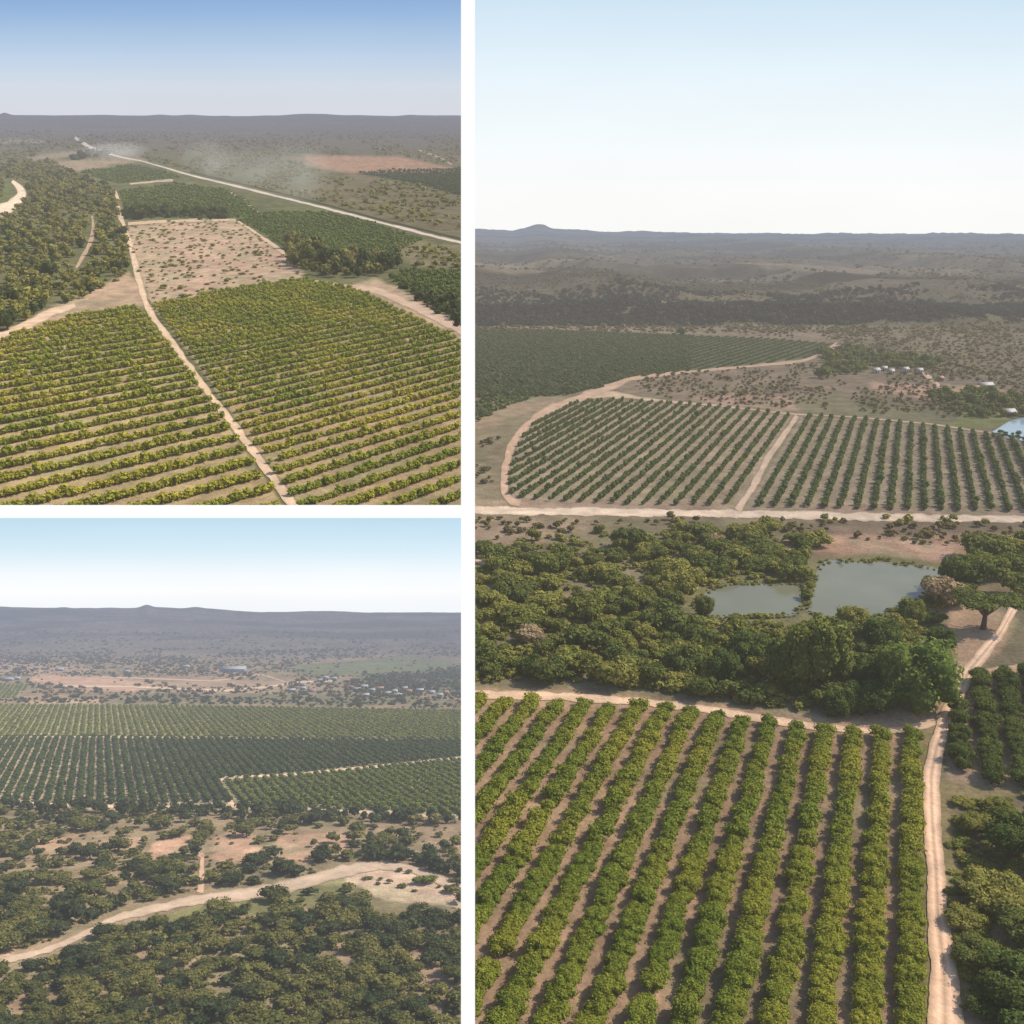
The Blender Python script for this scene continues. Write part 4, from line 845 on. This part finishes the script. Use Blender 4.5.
# ---------------------------------------------------------------- BOTTOM LEFT
blA = [(-25,738),(200,739),(490,742),(490,756),(461,757),(380,765),(300,773),(217,779),(232,802),(150,805),(60,804),(-25,797)]
blB = [(-25,705),(200,706),(461,711),(490,712),(490,740),(200,736),(-25,736)]
blC = [(224,781),(300,776),(380,768),(461,760),(490,757),(490,818),(461,816),(350,810),(238,806)]
blD = [(-25,683),(27,686),(18,698),(-25,698)]
sandB = [(356,872),(380,866),(408,866),(425,871),(445,882),(461,890),(490,900),(490,912),(461,908),(440,904),(405,903),(375,898),(360,886),(335,884),(310,884)]
def paintB(gx, gy, X, Y, Z):
    n = fbm(X/40, Y/60, 201); n2 = fbm(X/14, Y/14, 202)
    C = np.array((.25, .165, .115))*(1-n[..., None]) + np.array((.13, .12, .062))*n[..., None]; C = C*(.7+.6*n2)[..., None]
    k = sstep(668, 645, gy)[..., None]; C = C*(1-k)+np.array((.11, .085, .07))*k*(.75+.5*fbm(X/160, Y/120, 203))[..., None]
    k = sstep(645, 622, gy)[..., None]; C = C*(1-.35*sstep(.5, .6, fbm(X/260, Y/70, 207))*sstep(660, 645, gy))[..., None]; C = C*(1-k*.5)+np.array((.06, .055, .06))*k*.5
    pk = (.36,.22,.15)
    L = [(blA, (.25,.20,.13), 1.2, .6, 1), (blB, (.22,.20,.10), 1.2, .6, 1), (blC, (.23,.20,.11), 1.2, .6, 1), (blD, (.2,.18,.11), 1, .5, 1),
         ([(-25,796),(60,803),(150,805),(235,804),(350,809),(490,817),(490,821),(350,813),(235,808),(60,808),(-25,801)], (.36,.27,.17), 1, 1, .9),
         (sandB, (.40,.29,.21), 2, 2, .95), ([(150,842),(170,838),(200,835),(188,848),(172,860),(150,860)], pk, 2, 3, .9), ([(215,838),(240,830),(262,838),(250,860),(225,865),(210,855)], pk, 3, 3, .7),
         ([(30,840),(90,832),(150,834),(140,848),(90,850),(40,850)], pk, 4, 3, .55), ([(280,835),(345,828),(350,850),(300,868),(275,856)], pk, 4, 3, .6), ([(330,820),(460,828),(461,850),(400,835),(360,836)], (.24,.17,.11), 4, 3, .7),
         ([(405,952),(440,948),(455,970),(450,1000),(425,990),(400,970)], (.27,.18,.12), 4, 3, .7), ([(335,945),(348,940),(350,970),(338,985)], (.27,.18,.12), 3, 2, .7), ([(-25,940),(5,938),(15,955),(10,975),(-25,980)], (.3,.21,.14), 3, 2, .7), ([(150,940),(165,938),(160,960),(145,970)], (.25,.17,.11), 3, 3, .6),
         ([(280,900),(300,895),(310,910),(270,940),(262,930)], (.27,.2,.13), 3, 3, .6), ([(345,870),(300,882),(234,898),(197,905),(155,918),(84,942),(60,952),(100,955),(200,925),(300,905),(350,898)], (.12,.13,.045), 3, 2, .7),
         ([(30,674),(90,676),(140,680),(160,686),(130,692),(80,688),(30,682)], (.36, .22, .16), 2, 3, .9), ([(0,662),(30,664),(100,668),(90,674),(30,674),(-25,672),(-25,662)], (.27,.19,.14), 1.5, 1, .7),
         ([(150,683),(215,680),(300,682),(330,686),(270,692),(220,693),(160,690)], (.30,.2,.145), 1.5, 1, .7), ([(100,694),(300,694),(461,700),(461,706),(100,703)], (.12,.115,.065), 1, 1, .6), ([(25,700),(100,699),(110,703),(25,704)], (.36,.25,.17), 1, 1, .7),
         ([(285,668),(330,660),(400,657),(445,660),(461,664),(420,672),(350,675),(310,676)], (.10,.125,.055), 2, 1, .8), ([(290,662),(370,656),(400,655),(370,659),(300,665)], (.28,.15,.10), 1, 1, .5),
         ([(350,676),(420,672),(490,665),(490,695),(400,690)], (.055,.075,.04), 2, 1, .7), ([(265,686),(345,686),(340,694),(265,694)], (.2,.17,.10), 2, 1, .6)]
    return np.clip(layers(gx, gy, X, Y, C, L), 0, 1)
xsB = np.concatenate([np.arange(-40, 460.3, 1.9), [461]]); ysB = np.concatenate([np.arange(1060, 800, -2.0), np.arange(800, 700, -1.3), np.arange(700, 650, -.8), np.arange(650, 630, -.4)])
terrain(B, 'ground', xsB, ysB, paintB, MG[B])
for pts, wc, ed, nm in (([(-12,966,6),(7,960,6),(47,951,6),(84,935,6.5),(117,918,7),(155,909,8),(197,900,10),(234,896,12),(272,890,12),(309,882,12),(337,873,13),(362,868,12),(385,865,9),(410,868,8),(432,877,9),(461,888,9),(485,896,9)], (.36,.275,.20), (.22,.165,.11), 'riverbed'),
                    ([(203,855,4),(201,868,5),(202,880,6),(200,893,8)], (.38,.26,.18), (.24,.17,.11), 'dirt_track'),
                    ([(203,857,5),(195,848,6),(188,838,6)], (.36,.23,.16), (.24,.17,.11), 'dirt_track'),
                    ([(232,806,6),(228,798,6),(222,788,5),(217,779,5),(230,777,3),(260,776,2.5),(300,774.5,3),(340,770,3),(380,766.5,3),(420,762,3),(461,758,3),(485,756,3)], (.46,.35,.24), (.3,.23,.15), 'dirt_track'),
                    ([(-20,798,4),(0,800,4),(50,804.5,3.5),(120,807,3),(180,807,3),(235,806,3),(300,809,2.5),(461,818,2),(480,819,2)], (.44,.33,.22), (.28,.21,.14), 'dirt_track'),
                    ([(-20,737,1.2),(100,737,1.4),(200,738,1.4),(320,739.5,1.3),(480,741,1.2)], (.40,.33,.22), (.28,.24,.15), 'dirt_track'),
                    ([(30,737,2.2),(30.5,734,2),(60,734,1)], (.40,.33,.22), (.28,.24,.15), 'dirt_track'), ([(58.5,735,2.6),(63,720,2.2),(68,706,1.6)], (.40,.34,.22), (.28,.24,.15), 'dirt_track'),
                    ([(60,686,1.5),(140,687,2),(200,690,3),(235,691,2.5),(265,687,2.2),(300,682,2),(335,681,2)], (.44,.33,.23), (.28,.2,.15), 'dirt_track'),
                    ([(100,677,2),(160,679,2),(215,681,2),(260,674,1.5),(285,682,1.5)], (.36,.25,.18), (.24,.17,.12), 'dirt_track')):
    road(B, nm, pts, MROAD[B], wc, ed, ruts=False, seg=2.5, lift=.15)
orchard(B, 'small_orchard_tree', blA, (133, 802), (143.7, 802), (98, 605), 4.5, 3.6, .9, m_B1, 200, 'orchard_lo', 'orchard_lo', 'dark green orchard tree in the dark middle field, in its nearer rows', 'orchard tree', 'dark orchard trees of the middle field', stuff_label='dark green orchard rows of the middle field', keep=.99)
orchard(B, 'far_orchard', blB, (133, 735), (140.3, 735), (98, 605), 3.2, 2.1, .7, m_B2, 0, 'orchard_xlo', 'orchard_xlo', '', 'orchard', None, stuff_label='yellow-green orchard rows of the upper field beyond the dark field')
orchard(B, 'small_orchard_tree', blC, (300, 804), (310.9, 804), (90, 605), 4.5, 3.6, .8, m_B3, 100, 'orchard_lo', 'orchard_lo', 'mid green orchard tree in the wedge-shaped field right of the notch in the track', 'orchard tree', 'orchard trees of the wedge-shaped field', stuff_label='mid green orchard rows of the wedge-shaped field')
orchard(B, 'orchard_bush', blD, (10, 696), (15, 696), (80, 605), 2.4, 1.3, 1.0, m_B2, 0, 'orchard_xlo', 'orchard_xlo', '', 'orchard', None, stuff_label='tiny striped orchard at the far left edge beyond the fields')
riverpoly = [(-30,975),(7,968),(47,958),(84,943),(117,925),(155,916),(197,907),(234,903),(272,897),(309,889),(337,882),(356,888),(375,902),(461,912),(461,886),(430,872),(405,861),(375,858),(337,864),(309,875),(272,882),(234,888),(197,892),(155,900),(117,910),(84,925),(47,943),(7,953),(-30,958)]
pinkB = [[(150,842),(170,838),(200,835),(188,848),(172,860),(150,860)], [(215,838),(240,830),(262,838),(250,860),(225,865),(210,855)], [(30,840),(90,832),(150,834),(140,848),(90,850),(40,850)], [(280,835),(345,828),(350,850),(300,868),(275,856)], [(405,952),(440,948),(455,970),(450,1000),(425,990),(400,970)], [(335,945),(348,940),(350,970),(338,985)], [(198,850),(207,850),(208,892),(196,892)], [(340,820),(461,828),(461,850),(400,835)]]
def mB(x, y):
    k = ~inpoly(x, y, riverpoly) & (~inpoly(x, y-5, riverpoly) | (RNG.uniform(0, 1, x.shape) < .12)) & (~inpoly(x, y-10, riverpoly) | (RNG.uniform(0, 1, x.shape) < .35))
    for P_ in pinkB: k &= ~inpoly(x, y, P_) | (RNG.uniform(0, 1, x.shape) < .25)
    return k & (RNG.uniform(0, 1, x.shape) < np.where(y < 870, .8, .9))
bushP = [(-30,812),(120,812),(240,814),(350,818),(490,824),(490,1060),(-30,1060)]
o = scatter(B, bushP, 17, lambda x, y: mB(x, y) & (RNG.uniform(0, 1, x.shape) < np.where(y > 900, .93, .6)), 960)
def blab(px, py, w):
    z = 'below the pale riverbed' if py > 960 - px*.2 else 'between the riverbed and the fields'
    third = 'left' if px < 155 else ('middle' if px < 310 else 'right'); s_ = 'large' if w > 24 else ('small' if w < 15 else 'mid-sized')
    return '%s rounded bush %s, in the %s part of the bushland' % (s_, z, third), '%s bushes %s %s' % (s_, z, third)
woodland(B, 'bush_tree', o, 1.35, .75, m_Bs, m_Bd, 300, 'wood_mid', 'wood_lo', blab, 'bush', .3, parts=True, var=.28, stuff='olive bushland around the pale riverbed')
o = scatter(B, bushP, 8, lambda x, y: mB(x, y) & (fbm(x/30, y/12, 88) > .46), 900)
merged('undergrowth', B, TEMP['wood_lo'], pts_from(B, o, .85, .5), m_Bs, 'low scrub and undergrowth between the bushes', 'undergrowth')
def Bscrub(name, poly, gap, yref, mat, lab, wf=1., hf=.8, t='wood_xlo', keep=.8, thr=.3, ms=(30, 6)):
    o = scatter(B, poly, gap, lambda x, y: (~inpoly(x, y, [(285,668),(330,660),(400,655),(460,658),(461,666),(420,672),(350,676),(310,677)]) | (RNG.uniform(0, 1, x.shape) < .1)) & (~inpoly(x, y, [(30,674),(90,676),(140,680),(160,686),(130,692),(80,688),(30,682)]) | (RNG.uniform(0, 1, x.shape) < .1)) & (fbm(x/ms[0], y/ms[1], 9) > thr) & (RNG.uniform(0, 1, x.shape) < keep), yref)
    if len(o): merged(name, B, TEMP[t], pts_from(B, o, wf, hf), mat, lab, 'scrub')
Bscrub('tree_line', [(-30,806),(240,811),(490,821),(490,826),(240,820),(-30,814)], 8, 812, m_Bd, 'dark belt of bushes along the lower edge of the orchard fields', wf=1.4, hf=1.1, t='wood_lo', thr=0, keep=.9)
Bscrub('tree_line', [(345,856),(370,852),(420,858),(461,874),(490,885),(490,890),(461,882),(415,864),(370,860)], 8, 860, m_Bd, 'dark bushes standing in for the shaded steep bank above the sandy bend of the riverbed', wf=1.7, hf=.9, t='wood_lo', thr=0, keep=.9)  # dark leaves put here for the shade line of the steep bank
Bscrub('riverside_shrubs', [(365,868),(430,872),(461,892),(461,905),(400,900),(365,884)], 11, 880, m_Bs, 'scattered green shrubs on the sandy bend of the riverbed', wf=.9, hf=.5, t='wood_lo', thr=.5, keep=.5)
single(B, 'dark_tree', 66, 926, 36, 1.1, 'wood_mid', m_Bd, 'large dark tree on the upper bank of the riverbed at the left', trunk=('wood', .8, .05, 5, .5))
single(B, 'dark_tree', 36, 936, 28, .9, 'wood_mid', m_Bd, 'dark tree left of the large dark tree on the riverbank')
single(B, 'shrub', 424, 884, 26, .5, 'wood_mid', m_B3, 'bright green flat shrub on the sand of the riverbed bend', 'shrub')
Bscrub('scrub', [(-30,699),(200,697),(490,703),(490,710),(200,704),(-30,703)], 4, 700, m_Bd, 'dark hedge strip along the upper edge of the fields', thr=.35)
Bscrub('scrub', [(-30,655),(490,650),(490,700),(350,697),(200,697),(30,698),(28,685),(-30,680)], 3.2, 680, m_Bf, 'grey-brown scrub around the far settlement', thr=.46, keep=.6)
Bscrub('green_thicket', [(345,680),(400,676),(461,670),(490,668),(490,702),(400,700),(345,698)], 3.5, 690, m_Bd, 'dark green trees among the far houses at the right', thr=.3, wf=1.1)
Bscrub('green_thicket', [(345,672),(460,664),(490,664),(490,680),(380,680)], 2.6, 675, m_B1, 'dark green far field at the right edge beyond the houses', thr=.1)
def relB(n, Ya, Yb, mat, lab, r, thr, nm='hill_scrub'):
    onrelief(B, nm, Ya, Yb, n, mat, lab, r, .7, 'wood_xlo', lambda X, Y: (fbm(X/90, Y/60, 55) > thr) & ~inpoly(B.p(X, Y)[0], B.p(X, Y)[1], [(285,668),(330,658),(400,653),(500,656),(500,672),(350,676)]), -20, 475)
relB(2600, 1500, 2600, m_Bf, 'brown scrub over the rising plain beyond the settlement', 1.1, .4)
relB(700, 2050, 2300, m_Bd, 'dark scrub streaks on the far low hill', 1.3, .55, 'hill_woods')
whiteB = plain('whitewash_far', B, (.33,.31,.30), .8, .05); tinB = plain('tin_roof_far', B, (.40,.41,.43), .5, .1); blueB = plain('blue_roof_far', B, (.33,.38,.42), .5, .1); redB = plain('red_roof_far', B, (.4,.2,.14), .7, .2); glB = plain('dark_glass_far', B, (.04,.045,.05), .3, .1)
house(B, 'warehouse', 234, 672, 24, 14, 5, 1, whiteB, tinB, glB, 'long white warehouse roof beyond the red earth, middle of the far settlement', None, 'warehouse')
for px, py, w, rf, lb in ((8,681,11,blueB,'pale blue roofed shed above the tiny striped orchard'), (17,680,7,tinB,'small pale roofed shed beside the pale blue roofed one'), (3,662,6,redB,'reddish roofed hut at the far left edge'), (60,671,8,tinB,'small grey roofed house above the red earth patch'), (78,674,6,redB,'small red roofed house right of the grey roofed one'), (127,673,6,blueB,'small bluish house above the right part of the red earth'), (186,668,7,blueB,'tiny blue-green roofed house left of the white warehouse'), (215,674,6,redB,'small brown building at the left end of the white warehouse')):
    house(B, 'house', px, py, w, 6, 3, 0, whiteB, rf, glB, lb, 'scattered far houses')
vill = ((292,692,7),(303,690,6),(312,692,8),(320,682,5),(326,679,5),(334,680,6),(350,689,6),(357,691,7),(364,688,8),(372,692,6),(380,690,7),(388,695,6),(395,693,5),(405,690,5),(409,693,6),(420,692,7),(432,694,6),(440,697,6),(446,694,5),(366,697,6),(398,697,8))
for k, (px, py, w) in enumerate(vill):
    lb = 'pale little house of the far village, %s from the left' % (['first','second','third','fourth','fifth','sixth','seventh','eighth','ninth','tenth','eleventh','twelfth','thirteenth','fourteenth','fifteenth','sixteenth','seventeenth','eighteenth','nineteenth','twentieth','twenty-first'][sorted(v[0] for v in vill).index(px)])
    house(B, 'village_house', px, py, w, 5, 2.8, (px*7) % 24-12, whiteB, [tinB, blueB, redB, tinB][k % 4], glB, lb, 'houses of the far village')

# ---------------------------------------------------------------- skies, lights, camera
def sky(tab, name, D, x0, x1, ytop, stops, ybot):
    """sky backdrop standing far beyond the tableau, facing it"""
    def pt(px, py):
        d = Vector(((px-512)/F, tab.ca+(512-py)/F*tab.sa, -tab.sa+(512-py)/F*tab.ca)); return Vector((0, 0, H0)) + d*(D/d.y)
    n = 6; V, Fs = [], []
    for j in range(41):
        for i in range(n+1): V.append(pt(x0+(x1-x0)*i/n, ybot+(ytop-ybot)*j/40))
    for j in range(40):
        for i in range(n): a = j*(n+1)+i; Fs.append([a, a+1, a+n+2, a+n+1])
    m = bpy.data.materials.new('sky_air_'+tab.name); N, L = nodes(m)
    tc = N.new('ShaderNodeTexCoord'); sx = N.new('ShaderNodeSeparateXYZ'); L.new(tc.outputs['Object'], sx.inputs[0])
    # elevation above the local horizon
    mr = N.new('ShaderNodeMapRange'); mr.inputs[1].default_value = H0; mr.inputs[2].default_value = H0+D*stops[-1][0]; L.new(sx.outputs['Z'], mr.inputs[0])
    k = stops[-1][0]; c = ramp(N, L, mr.outputs[0], [(s[0]/k, s[1]) for s in stops])
    sv = N.new('ShaderNodeVectorMath'); sv.operation = 'MULTIPLY'; sv.inputs[1].default_value = (1, 1, 4); L.new(tc.outputs['Object'], sv.inputs[0]); ns = N.new('ShaderNodeTexNoise'); ns.inputs['Scale'].default_value = 4/D; ns.inputs['Detail'].default_value = 4; L.new(sv.outputs[0], ns.inputs['Vector']); mm = N.new('ShaderNodeMapRange'); mm.inputs[3].default_value = .955; mm.inputs[4].default_value = 1.045; L.new(ns.outputs['Fac'], mm.inputs[0]); sc_ = N.new('ShaderNodeVectorMath'); sc_.operation = 'SCALE'; L.new(c, sc_.inputs[0]); L.new(mm.outputs[0], sc_.inputs[3]); c = sc_.outputs[0]
    e = N.new('ShaderNodeEmission'); L.new(c, e.inputs[0]); out = N.new('ShaderNodeOutputMaterial'); L.new(e.outputs[0], out.inputs[0])
    o = link(name, mesh_from(name, V, Fs, m), tab.M); tag(o, kind='structure'); return o
sky(R, 'sky', 26000, 475, 1150, -120, [(0, (.96,.96,.94)), (.03, (.98,.98,.97)), (.07, (.93,.97,.98)), (.13, (.82,.92,.98)), (.19, (.66,.81,.93)), (.235, (.54,.73,.89)), (.36, (.40,.6,.8))], 330)
sky(T, 'sky', 20000, -150, 461, -120, [(0, (.68,.70,.76)), (.02, (.66,.72,.80)), (.045, (.52,.65,.81)), (.08, (.33,.49,.74)), (.115, (.20,.35,.65)), (.24, (.15,.27,.52))], 240)
sky(B, 'sky', 3330, -150, 461, 518, [(0, (.92,.95,.97)), (.015, (.98,.99,1)), (.03, (.92,.97,1)), (.055, (.70,.86,.95)), (.09, (.52,.73,.89)), (.12, (.46,.67,.85))], 640)
m = bpy.data.materials.new('white_backing'); N, L = nodes(m); e = N.new('ShaderNodeEmission'); e.inputs[0].default_value = (1, 1, 1, 1); out = N.new('ShaderNodeOutputMaterial'); L.new(e.outputs[0], out.inputs[0])  # backing glows by itself so the gaps between tableaux stay white
def cam2w(px, py, D): return CAM + (Vector((1, 0, 0))*((px-512)/F) + UP*((512-py)/F) + FW)*D
V = [cam2w(px, py, 32000) for px, py in ((-40, 1064), (560, 1064), (560, -60), (-40, -60))]
o = link('backdrop', mesh_from('backdrop', V, [[0, 1, 2, 3]], m)); tag(o, kind='structure')

w = bpy.data.worlds.new('World'); SC.world = w; w.use_nodes = True; N, L = w.node_tree.nodes, w.node_tree.links
st = N.new('ShaderNodeTexSky'); st.sky_type = 'NISHITA'; st.sun_disc = False; st.sun_elevation = SUN_EL; st.sun_rotation = SUN_AZ; st.dust_density = 2.0; st.altitude = 300
bg = N['Background']; bg.inputs[1].default_value = .15; L.new(st.outputs[0], bg.inputs[0])
ld = bpy.data.lights.new('sun', 'SUN'); ld.energy = 5.0; ld.angle = math.radians(.6); ld.color = (1, .90, .76)
lo = bpy.data.objects.new('sun', ld); COL.objects.link(lo)
sd = Vector((math.sin(SUN_AZ)*math.cos(SUN_EL), math.cos(SUN_AZ)*math.cos(SUN_EL), math.sin(SUN_EL)))
lo.rotation_euler = sd.to_track_quat('Z', 'Y').to_euler()
cd = bpy.data.cameras.new('camera'); cd.sensor_width = 36; cd.lens = F/1024*36; cd.clip_start = .5; cd.clip_end = 200000
co = bpy.data.objects.new('camera', cd); COL.objects.link(co); co.location = CAM; co.rotation_euler = (math.pi/2-A_R, 0, 0); SC.camera = co
SC.view_settings.view_transform = 'Standard'; SC.view_settings.look = 'None'; SC.view_settings.exposure = 0; SC.view_settings.gamma = 1
SC.cycles.volume_max_steps = 24; SC.cycles.max_bounces = 4; SC.cycles.diffuse_bounces = 2; SC.cycles.transmission_bounces = 3; SC.cycles.volume_bounces = 1
